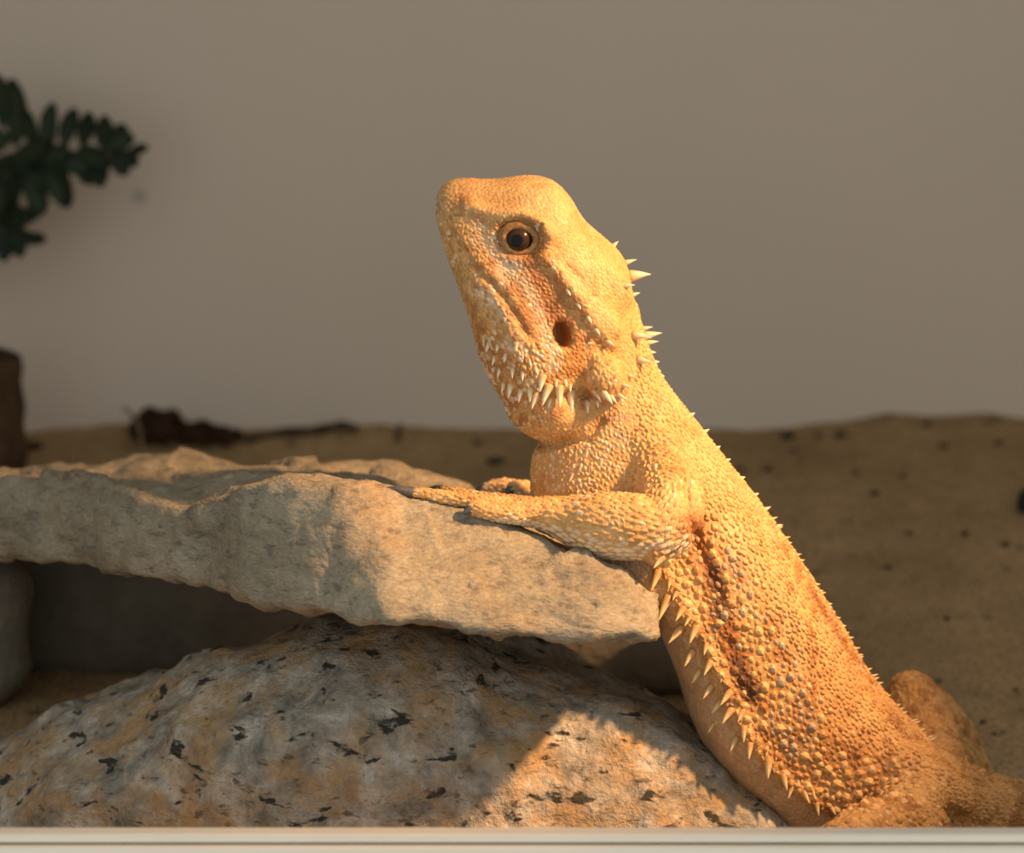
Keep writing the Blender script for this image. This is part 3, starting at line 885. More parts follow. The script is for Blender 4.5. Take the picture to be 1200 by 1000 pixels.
def scale_size(px, py, lat, limbness, nx_, rnd):
    """spacing in photo px"""
    s_ = np.full(px.shape, 6.2)
    fs = fringe_side(px, py)
    trunk = (py > 600) & (px > 740) & (limbness < 0.5)
    flank = trunk * smooth(6, -6, fs) * smooth(120, 60, segdist(px, py, FRINGE))
    s_ = s_ - 0.6 + flank * (0.9 + 4.6 * (rnd > 0.965) + 2.0 * (rnd > 0.80))
    s_ = np.where(trunk & (fs > 8), 5.4, s_)
    head = (px < 745) & (py < 500)
    s_ = np.where(head, 4.9, s_)
    s_ = np.where(head & (py < 330) & (px < 600), 4.6, s_)
    s_ = np.where(head & (ell(px, py, 648, 492, 52, 26) < 1), 4.2, s_)
    s_ = np.where(head & (py > 380) & (px < 625), 6.5, s_)
    s_ = np.where(limbness > 0.5, 7.6, s_)
    s_ = np.where((limbness > 0.5) & (px < 640) & (px > 400), 5.0, s_)
    return s_

tri = BV[TR]; area = 0.5 * np.linalg.norm(np.cross(tri[:, 1] - tri[:, 0], tri[:, 2] - tri[:, 0]), axis=1)
cen = tri.mean(1)
vis = np.where((cen[:, 0] > P(1330, 900).x) | (cen[:, 1] > 0.02) & (cen[:, 0] < 0.09), 0.25, 1.0)
NC = 190000
prob = area * vis; prob /= prob.sum()
pick = rng.choice(nt_, NC, p=prob)
r1 = np.sqrt(rng.random(NC)); r2 = rng.random(NC)
SPt_pos = tri[pick, 0] * (1 - r1)[:, None] + tri[pick, 1] * (r1 * (1 - r2))[:, None] + tri[pick, 2] * (r1 * r2)[:, None]
tn = BN[TR[pick]].mean(1); tn /= np.linalg.norm(tn, axis=1, keepdims=True)
spx, spy = side_px(SPt_pos); slat = np.abs(SPt_pos[:, 1])
# limb or trunk?
bone_r = 34 * U
limbness = np.zeros(NC); flow = np.zeros((NC, 3))
cand_limb = ((spy > 540) & (spx < 830)) | (spy > 770) & (spx > 930)
for i in range(NC):
    co = Vector(SPt_pos[i])
    ok = False
    if cand_limb[i]:
        q_, idx, dist = kd.find(co)
        if dist < 0.0078:
            dspine = kds.find(co)[2]
            if abs(co.y) > 0.02 or dspine > 0.022:
                flow[i] = FLOW_T[idx]; limbness[i] = 1; ok = True
    if not ok:
        q_, idx, dist = kds.find(co)
        flow[i] = SPt[idx]
rnd = rng.random(NC)
ssz = scale_size(spx, spy, slat, limbness, tn[:, 1], rnd)
ssz = ssz / np.sqrt(vis[pick] * 0 + 1)
# leave the eye and ear clear
bad = (ell(spx, spy, EYE[0] + 2, EYE[1], 25, 20, 12) < 1) & (slat > 0.004) & (spy < 330)
bad |= (ell(spx, spy, EAR[0], EAR[1], 10, 16, -12) < 1) & (slat > 0.004)
bad |= (segdist(spx, spy, MOUTH) < 2.0) & (slat > 0.004)
cell = 12 * U
gridd = {}
acc = []
ci = np.floor(SPt_pos / cell).astype(int)
order = np.argsort(-ssz + rng.random(NC) * 6.0)
PL = SPt_pos.tolist(); SZ = (ssz * U).tolist(); CI = ci.tolist(); BADL = bad.tolist()
for i in order:
    if BADL[i]: continue
    x, y, z = PL[i]; s_ = SZ[i]; a, b, c_ = CI[i]
    hit = False
    for da in (-1, 0, 1):
        for db in (-1, 0, 1):
            for dc in (-1, 0, 1):
                lst = gridd.get((a + da, b + db, c_ + dc))
                if lst:
                    for (X_, Y_, Z_, S_) in lst:
                        rr = 0.5 * (s_ + S_) * 0.86
                        if (x - X_) ** 2 + (y - Y_) ** 2 + (z - Z_) ** 2 < rr * rr:
                            hit = True; break
                if hit: break
            if hit: break
        if hit: break
    if not hit:
        gridd.setdefault((a, b, c_), []).append((x, y, z, s_)); acc.append(i)
acc = np.array(acc)
SP_ = SPt_pos[acc]; SN = tn[acc]; SF = flow[acc]; SS = ssz[acc] * U; SLm = limbness[acc]
ax, ay = side_px(SP_); al = np.abs(SP_[:, 1])
SF = SF - SN * (SF * SN).sum(1, keepdims=True); SF /= np.linalg.norm(SF, axis=1, keepdims=True) + 1e-9
SF = SF + 0.35 * rng.normal(0, 1, SF.shape) * (limbness[acc] < 0.5)[:, None]
SF = SF - SN * (SF * SN).sum(1, keepdims=True); SF /= np.linalg.norm(SF, axis=1, keepdims=True) + 1e-9
SB = np.cross(SN, SF)
na = len(acc)
fs = fringe_side(ax, ay)
trunk = (ay > 600) & (ax > 740) & (SLm < 0.5)
flankm = trunk & (fs < 6)
dD = segdist(ax, ay, DORSAL)
bellym = trunk & (fs >= 6)
headm_ = (ax < 745) & (ay < 500)
crown = headm_ & (ax > np.interp(ay, [200, 255, 262, 300, 352, 402, 500], [400, 560, 640, 645, 682, 716, 735]))
pouch = headm_ & (ell(ax, ay, 648, 492, 52, 26) < 1)
big = flankm & (SS > 8.0 * U)
hgt = np.full(na, 0.24); apex = np.full(na, 0.15); asp = np.full(na, 0.95); lenf = np.full(na, 0.62)
hgt = np.where(flankm, 0.30, hgt); apex = np.where(flankm, 0.28, apex)
hgt = np.where(big, 0.36, hgt); apex = np.where(big, 0.08, apex); lenf = np.where(big, 0.55, lenf)
spiny = (flankm & (dD < 60)) | ((ay > 380) & (ax > 740) & (ay < 640) & (SLm < 0.5))
hgt = np.where(spiny, 0.36, hgt); apex = np.where(spiny, 0.62, apex)
hgt = np.where(bellym, 0.10, hgt); hgt = np.where(crown, 0.12, hgt); apex = np.where(crown, 0.25, apex); hgt = np.where(pouch, 0.10, hgt)
arm = SLm > 0.5
hgt = np.where(arm, 0.25, hgt); apex = np.where(arm, 0.42, apex); lenf = np.where(arm, 0.72, lenf); asp = np.where(arm, 0.86, asp)
face_ = headm_ & ~crown & ~pouch
hgt = np.where(face_, 0.20, hgt); apex = np.where(face_, 0.45, apex); lenf = np.where(face_, 0.72, lenf)
jaw = headm_ & (ay > 400) & (ax < 640)
hgt = np.where(jaw, 0.34, hgt); apex = np.where(jaw, 0.7, apex)
hgt *= rng.uniform(0.75, 1.25, na); lenf *= rng.uniform(0.9, 1.12, na)
# template: outer ring of 6, inner ring of 6, tip
ang = np.arange(6) * math.pi / 3
ou = np.stack([np.cos(ang), np.sin(ang)], 1) * np.array([1.28, 0.98, 0.92, 0.95, 0.92, 0.98])[:, None]
keel = np.where(big, 0.55, np.where(crown | pouch, 0.6, 0.34))
SV = np.zeros((na, 13, 3))
Ls = SS * lenf; Ws = SS * lenf * asp; Hs = SS * hgt
for k in range(6):
    u_, v_ = ou[k]
    lift = np.where(k == 0, 0.35 * np.clip(apex, 0, 1), 0)          # rear tip stands off the skin
    SV[:, k] = SP_ + SF * (Ls * u_)[:, None] + SB * (Ws * v_)[:, None] + SN * (Hs * (lift - 0.35))[:, None]
    SV[:, 6 + k] = SP_ + SF * (Ls * (u_ * 0.62 + apex * 0.22))[:, None] + SB * (Ws * v_ * keel)[:, None] + SN * (Hs * 0.62)[:, None]
SV[:, 12] = SP_ + SF * (Ls * apex * 0.9)[:, None] + SN * (Hs * 1.0)[:, None]
tmpl = []
for k in range(6):
    k2 = (k + 1) % 6
    tmpl += [(k, k2, 6 + k2, 6 + k), ]
tq = np.array(tmpl); tt = np.array([(6 + k, 6 + (k + 1) % 6, 12) for k in range(6)])
base = (np.arange(na) * 13)[:, None, None]
FQ = (base + tq[None]).reshape(-1, 4).tolist(); FT = (base + tt[None]).reshape(-1, 3).tolist()
scl = mesh_obj('scales', SV.reshape(-1, 3).tolist(), FQ + FT, M_scale, None, False)
keep_parent(scl, lizard); tag(scl, 'sandy keeled scales', kind='stuff')
cc = paint(SP_, SN, 0)
rr = rng.random(na)
cc *= rng.uniform(0.86, 1.16, na)[:, None]
def mixi(mask, col, f):
    cc[mask] = cc[mask] * (1 - f) + np.asarray(col) * f
grey_zone = sum(gauss(ell(ax, ay, *g_)) for g_ in ((905, 735, 22, 40, -25), (855, 665, 20, 30, -25), (840, 715, 12, 22, -20), (925, 800, 20, 34, -25), (930, 862, 26, 26, 0), (800, 600, 12, 30, 0)))
mixi(big & (rr < 0.8 * grey_zone), (0.46, 0.39, 0.27), 0.8)
mixi(big & (rr > 0.8 * grey_zone) & (rr > 0.5), (0.84, 0.56, 0.24), 0.6)
mixi(flankm & ~big & (rr < 0.35 * grey_zone), (0.36, 0.29, 0.19), 0.7)
mixi(flankm & ~big & (rr > 0.88), C_BROWN, 0.6)
pz = smooth(0.0, 0.5, fbm(SP_, 210, 2, 91))
mixi(face_ & (rr < 0.5 * pz), C_PALE, 0.5)
mixi(face_ & (rr > 0.80) & ~jaw, C_BROWN, 0.55)
mixi(jaw & (rr < 0.3), C_PALE * 0.9, 0.4)
mixi(jaw & (rr > 0.6), C_BROWN, 0.6)
mixi(arm & (ax < 830) & (rr < 0.10), C_PALE, 0.5)
mixi((ay > 515) & (ay < 580) & (ax < 735) & (rr < 0.3) & ~arm, C_PALE, 0.4)
lo = arm & (ay > np.interp(ax, [600, 660, 720, 790], [606, 618, 636, 636])) & (ay < 680)
mixi(lo, C_PALE, 0.45)
set_color(scl.data, np.clip(np.repeat(cc, 13, axis=0), 0.004, 0.95))
print('scales', na, 'body verts', nv)

# --- spikes
def spike_mesh():
    V = []; F = []
    prof = [(0.0, 0.30), (0.18, 0.27), (0.42, 0.20), (0.68, 0.115), (0.88, 0.045)]
    n = 7
    for (t, r_) in prof:
        for k in range(n):
            a = 2 * math.pi * k / n
            V.append((r_ * math.cos(a) - 0.10 * t * t, r_ * math.sin(a) * 1.0, t))
    V.append((-0.10, 0, 1.0))
    for i in range(len(prof) - 1):
        for k in range(n): F.append((i * n + k, i * n + (k + 1) % n, (i + 1) * n + (k + 1) % n, (i + 1) * n + k))
    b = (len(prof) - 1) * n
    for k in range(n): F.append((b + k, b + (k + 1) % n, len(V) - 1))
    F.append(tuple(range(n - 1, -1, -1)))
    return V, F
def mat_spike(name, c0, c1):
    m, nt, b = new_mat(name)
    sep = N(nt, 'ShaderNodeSeparateXYZ'); L(nt, objcoord(nt), sep.inputs[0])
    L(nt, ramp(nt, sep.outputs[2], [(0.05, c0), (0.6, c1)]).outputs['Color'], b.inputs['Base Color'])
    b.inputs['Roughness'].default_value = 0.4; b.inputs['Specular IOR Level'].default_value = 0.4
    return m
M_sp_pale = mat_spike('spike_pale', (0.55, 0.36, 0.16), (0.86, 0.74, 0.50))
M_sp_or = mat_spike('spike_orange', (0.50, 0.26, 0.08), (0.84, 0.62, 0.30))
sv, sf = spike_mesh()
SPM = {}
for key, mt in (('pale', M_sp_pale), ('orange', M_sp_or)):
    me = bpy.data.meshes.new('spike'); me.from_pydata(sv, [], sf); me.update(); me.materials.append(mt)
    me.polygons.foreach_set('use_smooth', [True] * len(me.polygons)); SPM[key] = me
camv = Vector((0, CAM_Y, CAM_Z))
def put_spike(loc, tip, width, key):
    z = (tip - loc); ln = z.length; z = z / ln
    x = Vector((0, 0, 1)) - z * z.z
    if x.length < 0.1: x = Vector((1, 0, 0)) - z * z.x
    x.normalize(); y = z.cross(x)
    o = bpy.data.objects.new('spike', SPM[key]); COL.objects.link(o)
    o.parent = lizard
    R_ = Matrix((x, y, z)).transposed().to_4x4() @ Matrix.Diagonal((width, width, ln, 1))
    o.matrix_parent_inverse = Matrix.Translation(-Vector(lizard.location))
    o.matrix_basis = Matrix.Translation(loc) @ R_
    return o
def spike(bx, by, tx, ty, key='orange', out=0.45, fat=1.0, mirror=False):
    d_ = (P(bx, by, 0.5) - camv).normalized()
    h = BODY_BVH.ray_cast(camv, d_)
    if h[0] is None:
        q_ = BODY_BVH.find_nearest(P(bx, by, 0.0)); loc, nrm = q_[0], q_[1]
    else: loc, nrm = h[0], h[1]
    if nrm.y > 0 and h[0] is not None: nrm = -nrm
    ln = math.hypot(tx - bx, ty - by) * U
    tip = P(tx, ty, loc.y)
    tip = tip + Vector((0, -1, 0)) * ln * out
    wdt = max(ln * 0.95, 0.0022) * fat
    wdt = min(wdt, 0.0042)
    base = loc - nrm * 0.0004
    put_spike(base, tip, wdt, key)
    if mirror:
        b2 = Vector((base.x, -base.y, base.z)); t2 = Vector((tip.x, -tip.y, tip.z))
        put_spike(b2, t2, wdt, key)
BEARD = [(636.5, 440, 632, 458), (644, 452, 634.5, 473.5), (656, 453, 656, 476.5), (669.5, 459, 670.7, 483), (687.5, 469, 688, 486), (630, 462, 622, 478), (621, 455, 620.7, 470), (610, 457, 607, 471),
         (598, 450, 595, 466), (612, 436, 612, 446), (600, 431, 600, 443), (590, 448, 587, 460), (646, 467, 642, 478), (605, 403, 604, 411), (612, 412, 613, 421), (620, 421, 623, 430), (627, 431, 631, 439),
         (652, 446, 652, 454), (662, 446, 665, 453), (668, 452, 669, 459), (700, 470, 701, 478), (585, 432, 582, 443), (592, 415, 590, 425), (579, 418, 576, 428), (572, 402, 569, 412), (583, 404, 581, 412), (678, 466, 679, 476)]
BEARD = [(a, b, a + (c - a) * 1.06, b + (d2 - b) * 1.06) for a, b, c, d2 in BEARD]
for b_ in BEARD: spike(*b_, key='pale', out=0.35, fat=1.0 if math.hypot(b_[2] - b_[0], b_[3] - b_[1]) > 12 else 1.1, mirror=True)
JOWL = [(706, 460, 719, 472), (724, 463, 735, 467), (698, 462, 705, 471), (730, 452, 740, 452), (714, 464, 724, 472), (736, 440, 745, 441), (711, 401, 721, 404), (697, 386, 704, 392), (688, 372, 694, 378), (690, 404, 696, 401), (676, 356, 681, 362), (664, 340, 669, 346)]
for b_ in JOWL: spike(*b_, key='pale', out=0.5, mirror=True)
CHEST = [(688, 527, 686, 536), (698, 531, 699, 538), (704, 538, 705, 551), (713, 548, 713, 558), (671, 556, 666, 564), (731, 549, 732, 559), (680, 548, 677, 556), (722, 548, 723, 557), (692, 546, 690, 554)]
for b_ in CHEST: spike(*b_, key='pale', out=0.4, mirror=True)
FR = [(778, 654, 764, 664), (771, 670, 761, 691), (785, 678, 783, 690), (783, 700, 769.5, 725), (793, 693, 787, 703), (801, 712, 790, 726), (799, 736, 781, 751), (817, 733, 806, 752), (808, 724, 801, 733), (828, 754, 824, 767),
      (812, 763, 800, 779), (833, 776, 823, 790), (847, 790, 844, 799), (833.5, 804, 822, 817), (857, 811, 842, 824), (857, 832, 844, 846), (872, 832, 863, 845), (872, 852, 871, 869), (878.5, 872, 876.7, 889),
      (900, 872, 897, 885), (888, 861, 888, 871), (901, 890, 899, 911), (918, 908, 922.6, 925), (928, 924, 922.6, 935), (942, 928, 949, 940), (957.7, 942, 959.5, 955), (973, 946, 980, 954), (985, 956, 992, 963),
      (863, 865, 854, 879), (845, 822, 832, 834), (820, 786, 809, 799), (836, 848, 828, 858), (910, 880, 909, 891), (866, 818, 861, 826), (880, 845, 878, 855), (935, 912, 936, 922), (952, 926, 956, 936)]
for b_ in FR: spike(*b_, key='orange', out=0.55, mirror=False)
def ridge_spike(bx, by, tx, ty, fat=1.0, ys=(0.0,), key='pale'):
    for y_ in ys:
        q_ = BODY_BVH.find_nearest(P(bx, by, y_)); tip = P(tx, ty, y_)
        ln = (tip - q_[0]).length
        put_spike(q_[0] - q_[1] * 0.0004, tip, min(max(ln * 0.9, 0.0024), 0.0042) * fat, key)
ridge_spike(742, 323, 763, 319, 1.3)
for a_ in ((738, 306, 746, 303), (746, 345, 750, 342), (756, 385, 765, 382), (761, 392, 776, 388.5), (763, 400, 772, 399), (764, 412, 769, 412), (767, 424, 773, 423), (773, 441, 779, 440), (789, 466, 794, 464),
           (810, 486, 814, 483), (826, 506, 831, 502), (840, 525, 844, 522), (851, 540, 856, 537), (868, 561, 873, 558), (885, 580, 889, 577), (898, 596, 903, 593), (720, 287, 724, 282), (912, 616, 917, 614)):
    ridge_spike(*a_)
ridge_spike(752, 392, 764, 394, 1.0, (-0.008, 0.008)); ridge_spike(735, 335, 744, 333, 1.0, (-0.010, 0.010))
ridge_spike(758, 420, 766, 424, 1.0, (-0.009, 0.009))

rs = random.Random(5)
dd = np.array(DORSAL[3:-1], float); dl = np.r_[0, np.cumsum(np.hypot(*np.diff(dd, axis=0).T))]
for s_ in np.arange(4, dl[-1], 9.0):
    s_ += rs.uniform(-4, 4)
    bx = np.interp(s_, dl, dd[:, 0]) - 1; by = np.interp(s_, dl, dd[:, 1])
    ln = rs.uniform(2, 6)
    ridge_spike(bx, by, bx + ln * 0.95, by - ln * 0.15, 0.75, (rs.uniform(-0.003, 0.003),), 'orange')
# --- claws
M_claws = M_claw
for k, (a_, b_, r_) in enumerate(CLAWS):
    dirn = (b_ - a_); mid = a_ + dirn * 0.55 + Vector((0, 0, 0.0007))
    st = a_ - dirn.normalized() * 0.0006
    pts = [(st * (1 - t) ** 2 + mid * 2 * t * (1 - t) + b_ * t * t) for t in (0, 0.2, 0.4, 0.6, 0.8, 1.0)]
    rad = [r_ * U * f for f in (0.9, 0.85, 0.7, 0.5, 0.28, 0.05)]
    V, F = tube(pts, rad, 8)
    c = mesh_obj('claw', V, F, M_claw); keep_parent(c, lizard)
    c['label'] = 'curved dark grey claw'

# --- eyes, eyelids, ear drums, nostrils
def mat_eye():
    m, nt, b = new_mat('eye_iris')
    co = objcoord(nt)
    sep = N(nt, 'ShaderNodeSeparateXYZ'); L(nt, co, sep.inputs[0])
    cmb = N(nt, 'ShaderNodeCombineXYZ'); L(nt, sep.outputs[0], cmb.inputs[0]); L(nt, sep.outputs[1], cmb.inputs[1])
    ln = N(nt, 'ShaderNodeVectorMath', operation='LENGTH'); L(nt, cmb.outputs[0], ln.inputs[0])
    r_ = ramp(nt, ln.outputs['Value'], [(0.0, (0.002, 0.002, 0.002)), (0.36, (0.003, 0.002, 0.002)), (0.44, (0.035, 0.017, 0.009)), (0.80, (0.048, 0.022, 0.011)), (0.92, (0.02, 0.01, 0.006))])
    L(nt, r_.outputs['Color'], b.inputs['Base Color'])
    b.inputs['Roughness'].default_value = 0.2
    b.inputs['Specular IOR Level'].default_value = 0.25
    return m
M_eye = mat_eye()
M_lid3 = simple_mat('eyelid_outer', (0.36, 0.17, 0.055), (0.55, 0.31, 0.12), 900, 0.6, 0.5, 0.0003)
M_lid = simple_mat('eyelid', (0.15, 0.06, 0.02), (0.55, 0.31, 0.11), 480, 0.6, 0.5, 0.0003)
M_lid2 = simple_mat('eyelid_rim', (0.24, 0.10, 0.035), (0.40, 0.21, 0.08), 900, 0.6, 0.5, 0.0003)
def torus_path(center, rx, ry, tilt, y0, wob, r_, n=40, m=8):
    """closed ring in the side plane, following the head"""
    V = []; F = []
    for i in range(n):
        a = 2 * math.pi * i / n
        ex = rx * math.cos(a); ey = ry * math.sin(a); t = math.radians(tilt)
        cx = center[0] + ex * math.cos(t) - ey * math.sin(t); cy = center[1] + ex * math.sin(t) + ey * math.cos(t)
        ox = math.cos(a) * math.cos(t) - math.sin(a) * math.sin(t); oy = math.cos(a) * math.sin(t) + math.sin(a) * math.cos(t)
        for k in range(m):
            b = 2 * math.pi * k / m
            rr_ = r_ * (1 + wob * math.sin(a * 9))
            p_ = P(cx + ox * rr_ * math.cos(b), cy + oy * rr_ * math.cos(b), y0)
            V.append(p_ + Vector((0, -rr_ * U * 0.6 * math.sin(b), 0)))
    for i in range(n):
        for k in range(m):
            F.append((i * m + k, i * m + (k + 1) % m, ((i + 1) % n) * m + (k + 1) % m, ((i + 1) % n) * m + k))
    return V, F
d_ = (P(EYE[0], EYE[1], 0.5) - camv).normalized()
eh = BODY_BVH.ray_cast(camv, d_)[0]
# skin level round the eye
ring_y = [BODY_BVH.ray_cast(camv, (P(EYE[0] + 2 + 28 * math.cos(a), EYE[1] + 23 * math.sin(a), 0.5) - camv).normalized())[0].y for a in np.linspace(0, 6.28, 13)[:-1]]
EY = float(np.mean(ring_y))
for sgn in (1, -1):
    er = 17 * U
    bm = bmesh.new(); bmesh.ops.create_uvsphere(bm, u_segments=32, v_segments=20, radius=1)
    me = bpy.data.meshes.new('eyeball'); bm.to_mesh(me); bm.free(); me.materials.append(M_eye)
    me.polygons.foreach_set('use_smooth', [True] * len(me.polygons))
    o = bpy.data.objects.new('eyeball', me); COL.objects.link(o)
    c_ = P(EYE[0], EYE[1], EY + er * 0.62); c_.y *= sgn
    o.parent = lizard; o.matrix_parent_inverse = Matrix.Translation(-Vector(lizard.location))
    fwd = Vector((-0.10, -1.0 * sgn, 0.02)).normalized()
    o.matrix_basis = Matrix.Translation(c_) @ fwd.to_track_quat('Z', 'Y').to_matrix().to_4x4() @ Matrix.Diagonal((er, er, er, 1))
    o['label'] = 'glossy dark brown eye with black pupil'
    lid = None
    for (rx, ry, dy, th, mt, nm, ox, oy) in ((19.2, 15.2, 0.0004, 4.2, M_lid, 'eyelid', 1.5, 0), (23.2, 18.6, 0.0009, 2.6, M_lid3, 'eyelid_fold', 2.5, 0.5)):
        V, F = torus_path((EYE[0] + ox, EYE[1] + oy), rx, ry, 14, EY + dy, 0.03, th)
        if sgn < 0: V = [Vector((v.x, -v.y, v.z)) for v in V]
        q = mesh_obj(nm, V, F, mt)
        if lid is None: keep_parent(q, lizard); lid = q
        else: q.parent = lid
    # skin behind the lids closes the gap
    V = []; F = []
    n = 40
    for k in range(n):
        a = 2 * math.pi * k / n
        for f_, yy in ((0.98, 0.0), (1.5, 0.0012)):
            V.append(P(EYE[0] + 2 + 17.5 * f_ * math.cos(a), EYE[1] + 14 * f_ * math.sin(a), EY + yy))
    F = [(2 * k, 2 * ((k + 1) % n), 2 * ((k + 1) % n) + 1, 2 * k + 1) for k in range(n)]
    if sgn < 0: V = [Vector((v.x, -v.y, v.z)) for v in V]
    q = mesh_obj('eyelid_skin', V, F, M_lid2); q.parent = lid

# ------------------------------------------------------------------ things behind
def sand_hit(px, py):
    """where the ray of a photo pixel meets the sand"""
    Ys = np.linspace(0.0, WALL_Y - 0.004, 400)
    pts = np.array([P(px, py, float(Y))[:] for Y in Ys])
    hit = np.nonzero(pts[:, 2] <= sand_z(pts[:, 0], pts[:, 1]))[0]
    if len(hit): return Vector(pts[hit[0]])
    p = P(px, py, WALL_Y - 0.01); p.z = sand_at(p.x, p.y)
    return p

# fern on the left
FY = 0.315
def leaflet(base, tip, width, seed, bend):
    """thin cupped leaf with real thickness"""
    ax_ = tip - base; ln = ax_.length; t = ax_ / ln
    side = t.cross(Vector((0, -1, 0.15))).normalized(); n = side.cross(t).normalized()
    prof = [0.14, 0.55, 0.86, 1.0, 1.02, 0.96, 0.78, 0.30]
    V = []; F = []
    m = len(prof); w5 = (-1, -0.5, 0, 0.5, 1)
    for layer in (0, 1):
        for i, wv in enumerate(prof):
            s_ = i / (m - 1)
            c = base + t * (ln * s_) + n * (bend * ln * (s_ ** 2)) + side * (0.06 * ln * math.sin(s_ * 3 + seed))
            for q_ in w5:
                V.append(c + side * (q_ * width * wv * 0.5) + n * (abs(q_) ** 1.5 * width * 0.16) - n * (layer * 0.0005))
    k5 = 5
    for layer in (0, 1):
        o_ = layer * m * k5
        for i in range(m - 1):
            for k in range(4):
                f = (o_ + i * k5 + k, o_ + i * k5 + k + 1, o_ + (i + 1) * k5 + k + 1, o_ + (i + 1) * k5 + k)
                F.append(f if layer == 0 else f[::-1])
    rim = [i * k5 for i in range(m)] + [(m - 1) * k5 + k for k in range(1, 5)] + [i * k5 + 4 for i in range(m - 2, -1, -1)] + [k for k in range(3, 0, -1)]
    o_ = m * k5
    for a, b in zip(rim, rim[1:] + rim[:1]): F.append((b, a, o_ + a, o_ + b))
    return V, F
def frond(stem_px, leaves, label, name='fern_frond'):
    pts = [P(x, y, Y) for x, y, Y in stem_px]
    root = empty(name, pts[0]); tag(root, label, 'fern', 'fern fronds against the back wall')
    A = catmull([p[:] for p in pts], 4)
    V, F = tube([Vector(a) for a in A], list(np.linspace(0.0017, 0.0008, len(A))), 6)
    q = mesh_obj('stem', V, F, M_stem); keep_parent(q, root)
    for k, (bx, by, tx, ty, w_) in enumerate(leaves):
        Y = FY + 0.004 * math.sin(k * 2.1)
        V, F = leaflet(P(bx, by, FY), P(tx, ty, Y - 0.004), w_ * U * 1.28, k, 0.10 * math.sin(k * 1.7))
        q = mesh_obj('leaflet', V, F, M_leaf); keep_parent(q, root)
frond([(-190, 150, WALL_Y - 0.001), (-120, 172, FY), (-40, 188, FY), (40, 184, FY), (110, 178, FY), (160, 178, FY)],
      [(2, 150, -2, 88, 22), (14, 172, 20, 92, 30), (40, 178, 34, 128, 20), (58, 176, 62, 122, 22), (78, 174, 86, 126, 22), (100, 172, 102, 128, 22), (118, 172, 122, 136, 22), (134, 174, 146, 146, 24),
       (150, 176, 176, 176, 14), (146, 180, 160, 196, 18), (128, 182, 150, 204, 22), (112, 184, 122, 218, 24), (92, 186, 112, 216, 22), (70, 188, 78, 244, 28), (52, 190, 70, 238, 22), (38, 190, 46, 226, 20),
       (120, 178, 158, 160, 24), (90, 180, 130, 190, 26), (60, 180, 108, 196, 26), (30, 184, 84, 178, 28), (10, 186, 60, 170, 26), (-10, 188, 40, 200, 28), (-30, 180, 12, 160, 30), (0, 188, 12, 214, 20), (-40, 190, 2, 200, 28), (20, 192, 10, 250, 30), (0, 196, -6, 252, 30), (34, 194, 46, 254, 28), (-60, 186, -50, 120, 30), (-80, 184, -76, 250, 30), (-100, 180, -110, 110, 30)],
      'dark green fern frond with rounded leaflets reaching across the back wall')
frond([(-160, 225, WALL_Y - 0.001), (-110, 240, FY), (-50, 252, FY), (0, 262, FY), (40, 276, FY)],
      [(36, 276, 54, 281, 16), (24, 270, 44, 286, 18), (14, 266, 22, 302, 22), (0, 262, 4, 306, 24), (-8, 258, 28, 244, 28), (10, 262, 36, 250, 24), (-10, 256, 6, 232, 26), (20, 262, 54, 232, 20), (-20, 256, -14, 304, 28), (-40, 252, -40, 300, 28), (-40, 250, -30, 214, 28), (-80, 245, -86, 295, 28)],
      'short dark green frond drooping below the long fern frond')

# brown stump at the far left
SB_ = sand_hit(-8, 545)
SYc = min(SB_.y, 0.30)
cbase = P(-12, 548, SYc); zb_ = sand_at(cbase.x, SYc) - 0.003
ctop = P(-12, 414, SYc)
sc_ = 1 + (SYc) / 0.86
rad = 39 * U * sc_
V = []; F = []
nseg, nh = 40, 22
for j in range(nh):
    f = j / (nh - 1)
    for k in range(nseg):
        a = 2 * math.pi * k / nseg
        rr_ = rad * (1.10 - 0.12 * f) * (1 + 0.05 * math.sin(a * 5 + 1) + 0.03 * math.sin(a * 13 + f * 3))
        V.append((cbase.x + rr_ * math.cos(a), SYc + rr_ * math.sin(a), zb_ + (ctop.z - zb_) * f - 0.0020 * math.cos(a) * f))
for j in range(nh - 1):
    for k in range(nseg): F.append((j * nseg + k, j * nseg + (k + 1) % nseg, (j + 1) * nseg + (k + 1) % nseg, (j + 1) * nseg + k))
F.append(tuple(range(nseg - 1, -1, -1)))
V = np.array(V); V = V + np.stack([0.0008 * fbm(V, 150, 2, 3), 0.0008 * fbm(V, 150, 2, 4), np.zeros(len(V))], 1)
stump = empty('wood_stump', (cbase.x, SYc, zb_)); tag(stump, 'upright brown wooden stump standing by the back wall below the fern', 'stump')
q = mesh_obj('trunk', V, F, M_bark); keep_parent(q, stump)
top = V[-nseg:]; c = top.mean(0)
TV = np.concatenate([top, c + (top - c) * 0.9 + [0, 0, 0.0012], c + (top - c) * 0.5 + [0, 0, 0.0016], [c + [0, 0, 0.0014]]])
TF = [(r_ * nseg + k, r_ * nseg + (k + 1) % nseg, (r_ + 1) * nseg + (k + 1) % nseg, (r_ + 1) * nseg + k) for r_ in (0, 1) for k in range(nseg)] + [(2 * nseg + k, 2 * nseg + (k + 1) % nseg, 3 * nseg) for k in range(nseg)]
q = mesh_obj('cut_top', TV, TF, M_cut); keep_parent(q, stump); q['label'] = 'dark sawn top'

